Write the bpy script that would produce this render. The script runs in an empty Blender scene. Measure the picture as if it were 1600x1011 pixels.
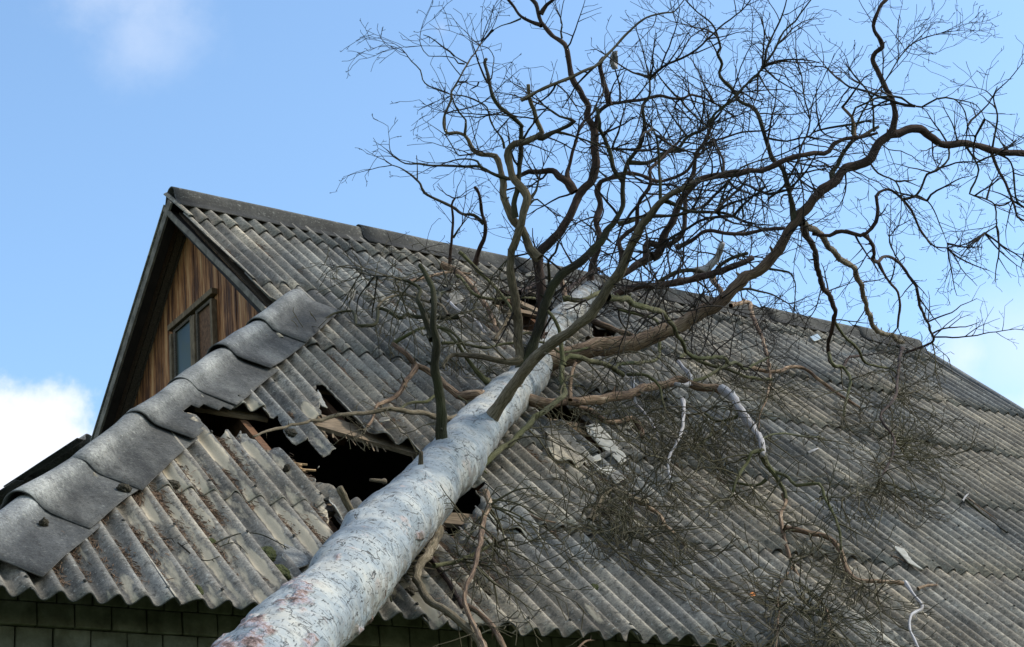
import bpy, bmesh, math, random
from mathutils import Vector, Matrix, noise, geometry
import numpy as np
R = math.radians
rng = random.Random(7)
SC = bpy.context.scene
COL = SC.collection
PI = math.pi

# ---------------------------------------------------------------- camera
CR = ((0.8242765905509283, -0.5587109687558276, -0.09170690083991562),
      (0.14697732873251787, 0.367569630772441, -0.918308353099581),
      (0.5467776212578481, 0.7434612430555719, 0.38509688776445994))
CC = Vector((-3.44963049, -8.60043855, -2.50269185))
FPX = 2909.3
PITCH = 0.77500
SP, CP = math.sin(PITCH), math.cos(PITCH)
cam = bpy.data.cameras.new('camera'); cam_o = bpy.data.objects.new('camera', cam); COL.objects.link(cam_o)
cam.sensor_width = 36; cam.lens = FPX * 36 / 1600; cam.clip_end = 2000; cam.clip_start = .1
M = Matrix(((CR[0][0], -CR[1][0], -CR[2][0]), (CR[0][1], -CR[1][1], -CR[2][1]), (CR[0][2], -CR[1][2], -CR[2][2])))
cam_o.matrix_world = Matrix.Translation(CC) @ M.to_4x4()
SC.camera = cam_o

def ray(x, y):
    u, v = (x - 800) / FPX, (y - 505.5) / FPX
    return Vector([CR[0][i] * u + CR[1][i] * v + CR[2][i] for i in range(3)])
NRM = Vector((0, -SP, CP)); UPS = Vector((0, CP, SP))
def roof_depth(x, y, n=0.):
    d = ray(x, y); return (n - NRM.dot(CC)) / NRM.dot(d)
def at(x, y, depth): return CC + ray(x, y) * depth
def xs(x, y, n=0.):
    P = at(x, y, roof_depth(x, y, n)); return (P.x, P.y * CP + P.z * SP)
def S(x, s, n=0.): return Vector((x, CP * s - SP * n, SP * s + CP * n))

# ---------------------------------------------------------------- light
SUN_EL, SUN_AZ = R(50), R(128)      # azimuth measured from +X towards +Y (sun stands behind the right shoulder)
sd = Vector((math.cos(SUN_EL) * math.cos(SUN_AZ), math.cos(SUN_EL) * math.sin(SUN_AZ), math.sin(SUN_EL)))
sd = Vector((0.62, -0.42, 0.66)).normalized()
sun = bpy.data.lights.new('sun', 'SUN'); sun.energy = 2.3; sun.angle = R(9); sun.color = (1, .95, .87)
sun_o = bpy.data.objects.new('sun', sun); COL.objects.link(sun_o)
sun_o.rotation_euler = (-sd).to_track_quat('-Z', 'Y').to_euler()
SC.view_settings.view_transform = 'Standard'; SC.view_settings.look = 'None'
SC.view_settings.exposure = 0.85; SC.view_settings.gamma = 1
W = bpy.data.worlds.new('World'); SC.world = W; W.use_nodes = True
nt = W.node_tree; nt.nodes.clear()
def N(tree, typ, **kw):
    n = tree.nodes.new(typ)
    for k, v in kw.items():
        if k[0] == 'i' and k[1:].isdigit(): n.inputs[int(k[1:])].default_value = v
        else: setattr(n, k, v)
    return n
def L(tree, a, b): tree.links.new(a, b)
sky = N(nt, 'ShaderNodeTexSky', sky_type='NISHITA', sun_disc=False)
sky.sun_elevation = math.asin(sd.z); sky.sun_rotation = math.atan2(sd.x, sd.y)
sky.air_density = 1.1; sky.dust_density = 1.2; sky.ozone_density = 1.2
tc = N(nt, 'ShaderNodeTexCoord')
nz = N(nt, 'ShaderNodeTexNoise'); nz.inputs['Scale'].default_value = 7; nz.inputs['Detail'].default_value = 7; nz.inputs['Roughness'].default_value = .62
L(nt, tc.outputs['Generated'], nz.inputs['Vector'])
nz2 = N(nt, 'ShaderNodeTexNoise'); nz2.inputs['Scale'].default_value = 22; nz2.inputs['Detail'].default_value = 6
L(nt, tc.outputs['Generated'], nz2.inputs['Vector'])
total = None
#           direction            radius  softness noise  strength
for d, r, soft, amp, st in [((.324, .885, .312), .042, .016, .16, 1.), ((.25, .915, .30), .06, .03, .10, 1.),
                    ((.727, .594, .337), .0, .03, .11, .75), ((.763, .582, .296), .012, .03, .09, .85),
                    ((.747, .573, .335), .02, .03, .06, .4),
                    ((.325, .765, .556), .004, .04, .16, .42), ((.345, .775, .53), .0, .03, .12, .3), ((.486, .697, .528), .0, .008, .03, .3),
                    ((.775, .565, .285), .02, .03, .10, .85), ((.82, .47, .28), .115, .05, .12, .8), ((.3, -.6, .7), .5, .25, .3, .75), ((-.8, -.1, .5), .45, .25, .3, .75)]:
    dv = Vector(d).normalized()
    sub = N(nt, 'ShaderNodeVectorMath', operation='DISTANCE'); sub.inputs[1].default_value = dv
    L(nt, tc.outputs['Generated'], sub.inputs[0])
    ad = N(nt, 'ShaderNodeMath', operation='MULTIPLY_ADD'); L(nt, nz.outputs['Fac'], ad.inputs[0]); ad.inputs[1].default_value = amp; L(nt, sub.outputs['Value'], ad.inputs[2])
    mr = N(nt, 'ShaderNodeMapRange', interpolation_type='SMOOTHSTEP'); L(nt, ad.outputs[0], mr.inputs['Value'])
    mr.inputs['From Min'].default_value = r + amp * .5 + soft; mr.inputs['From Max'].default_value = r + amp * .5 - soft * .6
    mr.inputs['To Min'].default_value = 0; mr.inputs['To Max'].default_value = st
    if total is None: total = mr.outputs[0]
    else:
        mx = N(nt, 'ShaderNodeMath', operation='MAXIMUM'); L(nt, total, mx.inputs[0]); L(nt, mr.outputs[0], mx.inputs[1]); total = mx.outputs[0]
cl = N(nt, 'ShaderNodeMix', data_type='RGBA'); L(nt, nz2.outputs['Fac'], cl.inputs['Factor'])
cl.inputs['A'].default_value = (5.5, 5.9, 6.7, 1); cl.inputs['B'].default_value = (6.1, 6.3, 6.8, 1)
hs = N(nt, 'ShaderNodeMix', data_type='RGBA', blend_type='MULTIPLY'); hs.inputs['Factor'].default_value = 1
L(nt, sky.outputs[0], hs.inputs['A']); hs.inputs['B'].default_value = (1.32, 1.52, 1.60, 1)
mix = N(nt, 'ShaderNodeMix', data_type='RGBA'); L(nt, total, mix.inputs['Factor']); L(nt, hs.outputs['Result'], mix.inputs['A']); L(nt, cl.outputs['Result'], mix.inputs['B'])
bg = N(nt, 'ShaderNodeBackground'); bg.inputs['Strength'].default_value = .1
L(nt, mix.outputs['Result'], bg.inputs['Color'])
out = N(nt, 'ShaderNodeOutputWorld'); L(nt, bg.outputs[0], out.inputs['Surface'])

# ---------------------------------------------------------------- helpers
def tag(o, label=None, cat=None, group=None, kind=None):
    if label: o['label'] = label
    if cat: o['category'] = cat
    if group: o['group'] = group
    if kind: o['kind'] = kind
    return o
def empty(name, loc, label, cat, group=None):
    o = bpy.data.objects.new(name, None); COL.objects.link(o); o.location = loc; o.empty_display_size = .2
    return tag(o, label, cat, group)
def link(name, me, mats, parent=None):
    o = bpy.data.objects.new(name, me); COL.objects.link(o)
    for m in (mats if isinstance(mats, (list, tuple)) else [mats]): me.materials.append(m)
    if parent is not None:
        o.parent = parent
        if parent.parent is not None: o.matrix_parent_inverse = Matrix.Translation(-(parent.parent.location + parent.location))
        else: o.matrix_parent_inverse = Matrix.Translation(-parent.location)
    return o
def mesh(name, V, F, uvs=None, smooth=True):
    me = bpy.data.meshes.new(name); me.from_pydata([tuple(v) for v in V], [], F)
    if uvs is not None:
        ul = me.uv_layers.new(name='UVMap'); li = [i for f in F for i in f]
        ul.data.foreach_set('uv', [c for i in li for c in uvs[i]])
    me.polygons.foreach_set('use_smooth', [smooth] * len(F)); me.update()
    return me
class MB:
    def __init__(s): s.V = []; s.F = []
    def add(s, V, F):
        b = len(s.V); s.V += [Vector(v) for v in V]; s.F += [tuple(i + b for i in f) for f in F]
    def box(s, c, ax, ay, az):     # centre and three half-axes
        c, ax, ay, az = map(Vector, (c, ax, ay, az))
        V = [c + ax * i + ay * j + az * k for i in (-1, 1) for j in (-1, 1) for k in (-1, 1)]
        s.add(V, [(0, 1, 3, 2), (4, 6, 7, 5), (0, 4, 5, 1), (2, 3, 7, 6), (0, 2, 6, 4), (1, 5, 7, 3)])
    def beam(s, a, b, up, w, h, seg=1, jit=0):
        a, b, up = Vector(a), Vector(b), Vector(up); d = (b - a).normalized(); sd_ = d.cross(up).normalized(); u = sd_.cross(d)
        V = []; F = []
        for i in range(seg + 1):
            c = a.lerp(b, i / seg) + (sd_ * rng.uniform(-1, 1) + u * rng.uniform(-1, 1)) * jit
            V += [c + sd_ * w / 2 * p + u * h / 2 * q for p, q in ((-1, -1), (1, -1), (1, 1), (-1, 1))]
        for i in range(seg):
            for k in range(4):
                F.append((i * 4 + k, i * 4 + (k + 1) % 4, i * 4 + 4 + (k + 1) % 4, i * 4 + 4 + k))
        F += [(3, 2, 1, 0), tuple(seg * 4 + k for k in range(4))]
        s.add(V, F)
    def build(s, name, mat, parent=None, smooth=False, bevel=0):
        me = mesh(name, s.V, s.F, smooth=smooth)
        bm = bmesh.new(); bm.from_mesh(me); bmesh.ops.recalc_face_normals(bm, faces=bm.faces); bm.to_mesh(me); bm.free()
        o = link(name, me, mat, parent)
        if bevel:
            m = o.modifiers.new('bevel', 'BEVEL'); m.width = bevel; m.segments = 2; m.limit_method = 'ANGLE'
        return o

# ---------------------------------------------------------------- materials
def newmat(name, rough=.9):
    m = bpy.data.materials.new(name); m.use_nodes = True; t = m.node_tree; b = t.nodes['Principled BSDF']
    b.inputs['Roughness'].default_value = rough; b.inputs['Specular IOR Level'].default_value = .3
    return m, t, b
def tex(t, kind, scale, vec=None, detail=5, rough=.6, **kw):
    n = N(t, kind); n.inputs['Scale'].default_value = scale
    if 'Detail' in n.inputs: n.inputs['Detail'].default_value = detail; n.inputs['Roughness'].default_value = rough
    if vec is not None: L(t, vec, n.inputs['Vector'])
    return n
def ramp(t, src, stops):
    r = N(t, 'ShaderNodeValToRGB'); e = r.color_ramp.elements
    while len(e) < len(stops): e.new(.5)
    for x, (p, c) in zip(e, stops): x.position = p; x.color = (*c, 1) if isinstance(c, tuple) else (c, c, c, 1)
    L(t, src, r.inputs['Fac']); return r.outputs['Color']
def mixc(t, fac, a, b, mode='MIX', f=None):
    m = N(t, 'ShaderNodeMix', data_type='RGBA', blend_type=mode)
    if hasattr(fac, 'links'): L(t, fac, m.inputs['Factor'])
    else: m.inputs['Factor'].default_value = fac
    for v, k in ((a, 'A'), (b, 'B')):
        if hasattr(v, 'links'): L(t, v, m.inputs[k])
        else: m.inputs[k].default_value = (*v, 1)
    return m.outputs['Result']
def math_(t, op, a, b=0.):
    m = N(t, 'ShaderNodeMath', operation=op)
    for i, v in enumerate((a, b)):
        if hasattr(v, 'links'): L(t, v, m.inputs[i])
        else: m.inputs[i].default_value = v
    return m.outputs[0]
def bump(t, b, h, strength, dist):
    n = N(t, 'ShaderNodeBump'); n.inputs['Strength'].default_value = strength; n.inputs['Distance'].default_value = dist
    L(t, h, n.inputs['Height']); L(t, n.outputs[0], b.inputs['Normal'])
def coords(t, scale=(1, 1, 1), rot=(0, 0, 0), out='Object'):
    c = N(t, 'ShaderNodeTexCoord'); m = N(t, 'ShaderNodeMapping'); m.inputs['Scale'].default_value = scale; m.inputs['Rotation'].default_value = rot
    L(t, c.outputs[out], m.inputs['Vector']); return m.outputs[0]
def pos(t):
    return N(t, 'ShaderNodeNewGeometry').outputs['Position']

def sheet_mat(name, cap=False, dk=1.):
    m, t, b = newmat(name, .92)
    # roof-plane coordinates: undo the pitch so patterns stretch down the slope
    mp = N(t, 'ShaderNodeMapping'); L(t, pos(t), mp.inputs['Vector']); mp.inputs['Rotation'].default_value = (-PITCH, 0, 0)
    P = mp.outputs[0]
    st = N(t, 'ShaderNodeMapping'); L(t, P, st.inputs['Vector']); st.inputs['Scale'].default_value = (1, .28, 1)
    big = tex(t, 'ShaderNodeTexNoise', .55, P, 4, .6).outputs['Fac']
    mid = tex(t, 'ShaderNodeTexNoise', 3.2, st.outputs[0], 6, .65).outputs['Fac']
    blot = tex(t, 'ShaderNodeTexNoise', 38 if cap else 22, P, 7, .78).outputs['Fac']
    fine = tex(t, 'ShaderNodeTexNoise', 60, P, 5, .8).outputs['Fac']
    oi = N(t, 'ShaderNodeObjectInfo')
    base = ramp(t, mid, [(.28, (.085, .081, .074)), (.5, (.215, .203, .18)), (.72, (.44, .415, .36))] if not cap else
                [(.28, (.07, .076, .08)), (.5, (.17, .178, .18)), (.72, (.36, .37, .36))])
    if dk != 1: base = mixc(t, 1., base, (dk * 1.05, dk, dk * .92), 'MULTIPLY')
    warm = ramp(t, big, [(.36, (.86, .9, .94)), (.55, (1.1, 1.0, .85))])
    col = mixc(t, .75 if not cap else .2, base, warm, 'MULTIPLY')
    gr = ramp(t, math_(t, 'ADD', math_(t, 'MULTIPLY', fine, .6), math_(t, 'MULTIPLY', blot, .4)), [(.36, (.42, .42, .42)), (.5, (.95, .95, .95)), (.64, (1.65, 1.62, 1.52))])
    col = mixc(t, .85, col, gr, 'MULTIPLY')
    var = ramp(t, oi.outputs['Random'], [(0, (.6, .62, .65)), (.5, (1.0, .98, .95)), (1, (1.3, 1.24, 1.13))])
    col = mixc(t, .75, col, var, 'MULTIPLY')
    dark = ramp(t, blot, [(.5, 0.), (.6, 1.)])
    col = mixc(t, math_(t, 'MULTIPLY', dark, .6 if cap else .75), col, (.038, .036, .032))
    pit = ramp(t, tex(t, 'ShaderNodeTexNoise', 9, P, 7, .8).outputs['Fac'], [(.56, 0.), (.63, 1.)]); col = mixc(t, math_(t, 'MULTIPLY', pit, .55), col, (.045, .043, .038))
    lich = ramp(t, tex(t, 'ShaderNodeTexNoise', 34, P, 5, .75).outputs['Fac'], [(.57, 0.), (.66, 1.)])
    col = mixc(t, math_(t, 'MULTIPLY', lich, .55), col, (.42, .42, .37))
    vor = tex(t, 'ShaderNodeTexVoronoi', 15, P); vor.inputs['Randomness'].default_value = 1
    spots = math_(t, 'MULTIPLY', ramp(t, vor.outputs['Distance'], [(.1, 1.), (.2, 0.)]), ramp(t, tex(t, 'ShaderNodeTexNoise', 1.3, P).outputs['Fac'], [(.5, 0.), (.6, 1.)]))
    col = mixc(t, math_(t, 'MULTIPLY', spots, .8), col, (.035, .035, .03))
    ora = ramp(t, tex(t, 'ShaderNodeTexNoise', 12, P, 3, .8).outputs['Fac'], [(.7, 0.), (.76, 1.)])
    col = mixc(t, math_(t, 'MULTIPLY', ora, .5), col, (.3, .2, .07))
    if not cap:
        at_ = N(t, 'ShaderNodeAttribute', attribute_name='wear_shade')   # r: trough, g: clean cream zone
        se = N(t, 'ShaderNodeSeparateColor'); L(t, at_.outputs['Color'], se.inputs[0])
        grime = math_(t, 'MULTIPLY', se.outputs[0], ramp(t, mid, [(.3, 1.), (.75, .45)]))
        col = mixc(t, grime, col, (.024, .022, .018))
        nn = tex(t, 'ShaderNodeTexNoise', 5.5, st.outputs[0], 5, .6).outputs['Fac']
        cr = math_(t, 'ADD', se.outputs[1], math_(t, 'MULTIPLY', math_(t, 'SUBTRACT', nn, .5), 1.9))
        crm = ramp(t, cr, [(.50, 0.), (.63, 1.)])
        cream = mixc(t, blot, (.42, .34, .225), (.64, .55, .40))
        col = mixc(t, math_(t, 'MULTIPLY', crm, .9), col, cream)
    else:
        at_ = N(t, 'ShaderNodeAttribute', attribute_name='wear_shade'); se = N(t, 'ShaderNodeSeparateColor'); L(t, at_.outputs['Color'], se.inputs[0])
        col = mixc(t, math_(t, 'MULTIPLY', se.outputs[0], ramp(t, tex(t, 'ShaderNodeTexNoise', 2.5, P, 5).outputs['Fac'], [(.35, 1.), (.7, .6)])), col, (.17, .165, .16), 'MULTIPLY')  # flat wings: dirt, plus shade painted in to offset the light they catch
    L(t, col, b.inputs['Base Color'])
    h = math_(t, 'ADD', math_(t, 'MULTIPLY', blot, .6), math_(t, 'MULTIPLY', fine, .5))
    bump(t, b, h, .7, .006)
    return m
M_SHEET = sheet_mat('weathered_asbestos_sheet')
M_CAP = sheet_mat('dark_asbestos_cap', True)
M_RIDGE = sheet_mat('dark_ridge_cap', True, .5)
def simple(name, c1, c2, scale=8, rough=.9, stretch=None, bstr=.5, bdist=.004, rotx=0, src=None):
    m, t, b = newmat(name, rough)
    mp = N(t, 'ShaderNodeMapping'); L(t, src(t) if src else pos(t), mp.inputs['Vector']); mp.inputs['Scale'].default_value = stretch or (1, 1, 1); mp.inputs['Rotation'].default_value = (rotx, 0, 0)
    n = tex(t, 'ShaderNodeTexNoise', scale, mp.outputs[0], 6, .65).outputs['Fac']
    c = ramp(t, n, [(.3, c1), (.7, c2)]); L(t, c, b.inputs['Base Color']); bump(t, b, n, bstr, bdist); return m
M_RIM = simple('weathered_cement_edge', (.05, .05, .045), (.13, .12, .11), 30)
M_RIMC = simple('broken_cement_edge', (.12, .11, .09), (.36, .33, .27), 18)
M_FRAME = simple('brown_window_frame', (.07, .045, .025), (.24, .17, .1), 10, stretch=(3, 3, 1))
M_RIMB = simple('fresh_cement_break', (.38, .34, .26), (.6, .56, .47), 25)
M_CREAM = simple('clean_cement_face', (.22, .21, .18), (.36, .35, .31), 14)
M_OLDWOOD = simple('grey_old_wood', (.035, .028, .02), (.15, .115, .08), 12, stretch=(9, .8, 9))
M_RAKE = simple('weathered_bargeboard', (.065, .052, .038), (.25, .21, .16), 10, stretch=(3, 1, 1))
M_NEWWOOD = simple('split_fresh_wood', (.28, .16, .07), (.55, .36, .18), 14, stretch=(1, 6, 6))
M_BROWNWOOD = simple('brown_rafter_wood', (.07, .035, .018), (.2, .1, .05), 10, stretch=(1, 3, 3))
M_BATTEN = simple('pale_batten_wood', (.08, .058, .036), (.26, .19, .12), 9, stretch=(1, 7, 7))
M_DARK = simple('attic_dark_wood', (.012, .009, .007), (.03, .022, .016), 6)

def boards_mat():
    m, t, b = newmat('brown_vertical_boards', .8)
    mp = N(t, 'ShaderNodeMapping'); L(t, pos(t), mp.inputs['Vector']); mp.inputs['Scale'].default_value = (1, 9, .7)
    n = tex(t, 'ShaderNodeTexNoise', 1.6, mp.outputs[0], 7, .7).outputs['Fac']
    mp2 = N(t, 'ShaderNodeMapping'); L(t, pos(t), mp2.inputs['Vector']); mp2.inputs['Scale'].default_value = (1, 40, 2.2)
    n2 = tex(t, 'ShaderNodeTexNoise', 1.5, mp2.outputs[0], 6, .75).outputs['Fac']
    at_ = N(t, 'ShaderNodeAttribute', attribute_name='board')
    f = math_(t, 'ADD', math_(t, 'MULTIPLY', n, .95), math_(t, 'MULTIPLY', at_.outputs['Fac'], .1))
    c = ramp(t, f, [(.32, (.02, .009, .005)), (.45, (.09, .033, .013)), (.56, (.33, .14, .05)), (.70, (.55, .32, .15))])
    pale = ramp(t, n2, [(.58, 0.), (.72, 1.)])
    c = mixc(t, math_(t, 'MULTIPLY', pale, .6), c, (.38, .26, .15))
    L(t, c, b.inputs['Base Color']); bump(t, b, n2, .5, .004); return m
M_BOARDS = boards_mat()
def brick_mat():
    m, t, b = newmat('old_white_brick', .95)
    n = tex(t, 'ShaderNodeTexNoise', 7, pos(t), 6, .7).outputs['Fac']
    c = ramp(t, n, [(.3, (.07, .065, .045)), (.5, (.155, .145, .105)), (.75, (.28, .26, .21))])
    oi = tex(t, 'ShaderNodeTexNoise', 1.2, pos(t), 3).outputs['Fac']
    c = mixc(t, .6, c, ramp(t, oi, [(.4, (.6, .6, .5)), (.6, (1, 1, .97))]), 'MULTIPLY')
    L(t, c, b.inputs['Base Color']); bump(t, b, n, .6, .006); return m
M_BRICK = brick_mat()
M_MORTAR = simple('mossy_mortar', (.07, .07, .045), (.17, .16, .11), 12)
def glass_mat():
    m, t, b = newmat('dusty_window_glass', .18); n = tex(t, 'ShaderNodeTexNoise', 5, pos(t), 5).outputs['Fac']
    L(t, ramp(t, n, [(.3, (.02, .032, .028)), (.7, (.07, .085, .065))]), b.inputs['Base Color']); b.inputs['Specular IOR Level'].default_value = .35
    L(t, ramp(t, n, [(.3, .3), (.7, .6)]), b.inputs['Roughness']); return m
M_GLASS = glass_mat()
M_GRASS = simple('grass_ground', (.02, .035, .012), (.06, .09, .03), .8)
M_MOSS = simple('moss', (.02, .022, .008), (.075, .085, .022), 60, bstr=1, bdist=.01)
M_MOSSD = simple('dry_dark_moss', (.018, .015, .01), (.06, .05, .03), 60, bstr=1, bdist=.01)
M_LITTER = simple('pine_litter_mat', (.035, .022, .013), (.19, .12, .072), 20)
# ---------------------------------------------------------------- ground
me = mesh('ground', [(-400, -400, -4.1), (400, -400, -4.1), (400, 400, -4.1), (-400, 400, -4.1)], [(0, 1, 2, 3)], smooth=False)
tag(link('ground', me, M_GRASS), kind='structure')

# ---------------------------------------------------------------- the house
LR = 7.85                                   # slope length eave to ridge
XG = 3.2                                    # rake edge of the left gable
XR = 12.95                                  # right verge
HX = -.705; HK = .78                                   # eave corner of the left hip
RY, RZ = LR * CP, LR * SP
DEPTH = 2 * RY
house = empty('brick_house', (0, 0, 0), 'old house with corrugated grey roof, broken open by the fallen tree', 'house')
PITCHV = .15
def hipx(s): return HX + s * HK

def prof(X): return math.cos(2 * PI * X / PITCHV)       # crest at half-integer * pitch
AMP = .029
def inpoly(p, poly):
    x, y = p; c = False; n = len(poly)
    for i in range(n):
        x0, y0 = poly[i]; x1, y1 = poly[(i + 1) % n]
        if (y0 > y) != (y1 > y) and x < (x1 - x0) * (y - y0) / (y1 - y0) + x0: c = not c
    return c
def jag(poly, step=.03, amp=.012, seed=0):
    r = random.Random(seed); out = []
    for i in range(len(poly)):
        a = Vector(poly[i]); b = Vector(poly[(i + 1) % len(poly)]); d = b - a; k = max(1, int(d.length / step))
        nn = Vector((-d.y, d.x)).normalized() if d.length > 0 else Vector((0, 0))
        for j in range(k): out.append(tuple(a + d * j / k + nn * (r.uniform(-amp, amp) if j else 0)))
    return out
def pxpoly(pts, n=0.): return [xs(x, y, n) for x, y in pts]

HOLES = {}
HOLES['r3'] = [jag(pxpoly([(492, 603), (505, 611), (537, 642), (556, 664), (573, 672), (596, 684), (613, 692), (640, 694), (660, 712), (760, 800), (450, 860), (503, 716), (523, 710), (505, 683), (489, 659), (505, 655), (498, 635)]), .025, .008, 1),
               jag(pxpoly([(380, 652), (433, 652), (446, 676), (458, 693), (475, 696), (483, 688), (497, 707), (503, 716), (450, 860), (250, 860), (300, 652)]), .025, .006, 2)]
HOLES['r2'] = [jag(pxpoly([(281, 643), (303, 657), (323, 678), (343, 688), (354, 679), (363, 692), (374, 679), (388, 694), (405, 699), (419, 706), (440, 712), (452, 720), (475, 741), (498, 760), (523, 775), (540, 800), (552, 860), (640, 860), (900, 640), (700, 450), (281, 450)]), .03, .012, 3)]
HOLES['all'] = [jag(pxpoly([(765, 472), (800, 452), (850, 450), (868, 498), (838, 532), (815, 520), (788, 512)]), .03, .02, 4),
                jag(pxpoly([(826, 640), (858, 632), (900, 640), (915, 665), (940, 700), (962, 722), (925, 706), (885, 670), (850, 657)]), .03, .012, 5),
                jag(pxpoly([(690, 815), (722, 772), (758, 776), (742, 800), (712, 838), (695, 845)]), .03, .015, 6),
                jag(pxpoly([(922, 508), (962, 526), (950, 537), (925, 532)]), .03, .01, 8),
                jag(pxpoly([(493, 770), (520, 788), (535, 830), (560, 850), (520, 840)]), .03, .01, 9)]

def sheet(a, b, s0, s1, polys, parent, dn=0., tilt=.0, rot=0., rimmat=None, name='roof_sheet', lift=.02, ds=.30, zero=None):
    """one corrugated sheet: X from a to b, s from s0 to s1 on the front slope"""
    r = random.Random(int(a * 977 + s0 * 131)); ph = r.uniform(0, 10)
    polys = [p for p in polys if max(q[0] for q in p) > a and min(q[0] for q in p) < b and max(q[1] for q in p) > s0 and min(q[1] for q in p) < s1]
    nx = max(2, int(round((b - a) / .0125))); clip = len(polys) > 0
    nsd = max(2, int(round((s1 - s0) / (.08 if clip else ds))))
    X = [a + (b - a) * i / nx for i in range(nx + 1)]; Q = [s0 + (s1 - s0) * j / nsd for j in range(nsd + 1)]
    P2 = [(x, q) for q in Q for x in X]
    F = [(j * (nx + 1) + i, j * (nx + 1) + i + 1, (j + 1) * (nx + 1) + i + 1, (j + 1) * (nx + 1) + i) for j in range(nsd) for i in range(nx)]
    if clip:
        V = [Vector(p) for p in P2]; E = []
        n0 = nx + 1
        E += [(i, i + 1) for i in range(nx)] + [(nsd * n0 + i, nsd * n0 + i + 1) for i in range(nx)]
        E += [(j * n0, (j + 1) * n0) for j in range(nsd)] + [(j * n0 + nx, (j + 1) * n0 + nx) for j in range(nsd)]
        for p in polys:
            k = len(V); V += [Vector(q) for q in p]; E += [(k + i, k + (i + 1) % len(p)) for i in range(len(p))]
        res = geometry.delaunay_2d_cdt(V, E, [], 0, 1e-5)
        P2 = [tuple(v) for v in res[0]]; F = []
        for f in res[2]:
            c = (sum(P2[i][0] for i in f) / 3, sum(P2[i][1] for i in f) / 3)
            if not (a < c[0] < b and s0 < c[1] < s1) or any(inpoly(c, p) for p in polys): continue
            f = list(f)
            u, v, w = (P2[i] for i in f)
            if (v[0] - u[0]) * (w[1] - u[1]) - (v[1] - u[1]) * (w[0] - u[0]) < 0: f.reverse()
            F.append(tuple(f))
        used = sorted({i for f in F for i in f}); mp = {o: i for i, o in enumerate(used)}
        P2 = [P2[i] for i in used]; F = [tuple(mp[i] for i in f) for f in F]
        if not F: return None
    V = []; wear_shade = []
    ca, sa = math.cos(rot), math.sin(rot); cx, cs = (a + b) / 2, s1
    for x, q in P2:
        n = .012 + AMP * (-prof(x)) + dn + lift * (1 - (q - s0) / (s1 - s0)) + tilt * ((x - a) / (b - a) - .5)
        n += noise.noise(Vector((x * .8, q * .8, ph))) * .008 + noise.noise(Vector((x * 5, q * 4, ph))) * .0015
        xx, qq = x - cx, q - cs
        xr, qr = cx + xx * ca - qq * sa, cs + xx * sa + qq * ca
        qr += noise.noise(Vector((x * 4, ph, 3))) * .008 * (1 if abs(q - s0) < .01 else 0)
        V.append(S(xr, qr, n))
        if abs(q - s0) < .01: V[-1] += UPS * max(0, noise.noise(Vector((x * 9, ph, 7))) - .22) * .14
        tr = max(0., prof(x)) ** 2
        zone = max(0., min(1., 1.15 - abs(x - 1.4) / 2.3)) * max(0., min(1., (3.4 - q) / .5))
        zone = max(zone, .55 * max(0., 1 - abs(x - 3.8) / 1.3) * max(0, min(1, (2.2 - q) / .8)))
        g = zone * (.15 + .52 * max(0., prof(x - .032)))
        wear_shade.append((tr * (1 - .5 * zone), g, 0, 1))
    c0 = math.ceil((a + .02) / .15 - .5); F = list(F)
    for kk in (1, 4, 6):
        xc = (c0 + kk + .5) * .15
        if xc > b - .05: continue
        for sc in (s0 + .10, s0 + (s1 - s0) * .55):
            if xc < hipx(sc) + .4 or any(inpoly((xc, sc), p) for p in polys): continue
            nn_ = .012 + AMP + dn + lift * (1 - (sc - s0) / (s1 - s0)) + .012; b_ = len(V)
            V.append(S(xc, sc, nn_ + .006)); wear_shade.append((1, 0, 0, 1))
            for i in range(8):
                V.append(S(xc + .012 * math.cos(i * PI / 4), sc + .012 * math.sin(i * PI / 4), nn_ - .006)); wear_shade.append((1, 0, 0, 1))
            F += [(b_, b_ + 1 + i, b_ + 1 + (i + 1) % 8) for i in range(8)]
    me = mesh(name, V, F)
    ca_ = me.color_attributes.new('wear_shade', 'FLOAT_COLOR', 'POINT'); ca_.data.foreach_set('color', [c for w in wear_shade for c in w])
    o = link(name, me, [M_SHEET, rimmat or M_RIM], parent)
    m = o.modifiers.new('thickness', 'SOLIDIFY'); m.thickness = .009; m.offset = -1; m.material_offset_rim = 1; m.use_rim = True
    return o

# roof structure under the sheets: rear and end slopes, attic
HQ = [Vector((3.25, 7.5, 3.74)), Vector((1.5, 10.5, 2.5))]
rb = MB()
def slab(mb, pts, down=.04):
    pts = [Vector(p) for p in pts]; n = (pts[1] - pts[0]).cross(pts[2] - pts[0]).normalized()
    if n.z < 0: n = -n
    k = len(pts); mb.add(pts + [p - n * down for p in pts], [tuple(range(k)), tuple(range(2 * k - 1, k - 1, -1))] + [(i, i + k, (i + 1) % k + k, (i + 1) % k) for i in range(k)])
rear = [Vector((XG, RY, RZ)), Vector((XR, RY, RZ)), Vector((XR + 2, DEPTH + .2, -.2)), Vector((-.3, DEPTH + .2, -.2)), Vector((1.45, 10.5, .65)), Vector((XG, DEPTH - 5.2 * CP, 5.2 * SP))]
slab(rb, rear)
def eplane(x, y): return Vector((x, y, (x - HX) * SP / HK - .06))
slab(rb, [eplane(HX - .05, -.05), eplane(XG + .2, (XG + .2 - HX) / HK * CP), eplane(XG + .2, 7.3), eplane(1.3, 9.6), eplane(HX - .05, DEPTH - .3)])
slab(rb, [Vector((XR + .02, RY - .1, RZ - .2)), Vector((XR + .02, .2, .1)), Vector((XR + .02, DEPTH, .1))], .03)
roof = rb.build('roof', M_DARK, house)

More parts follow.
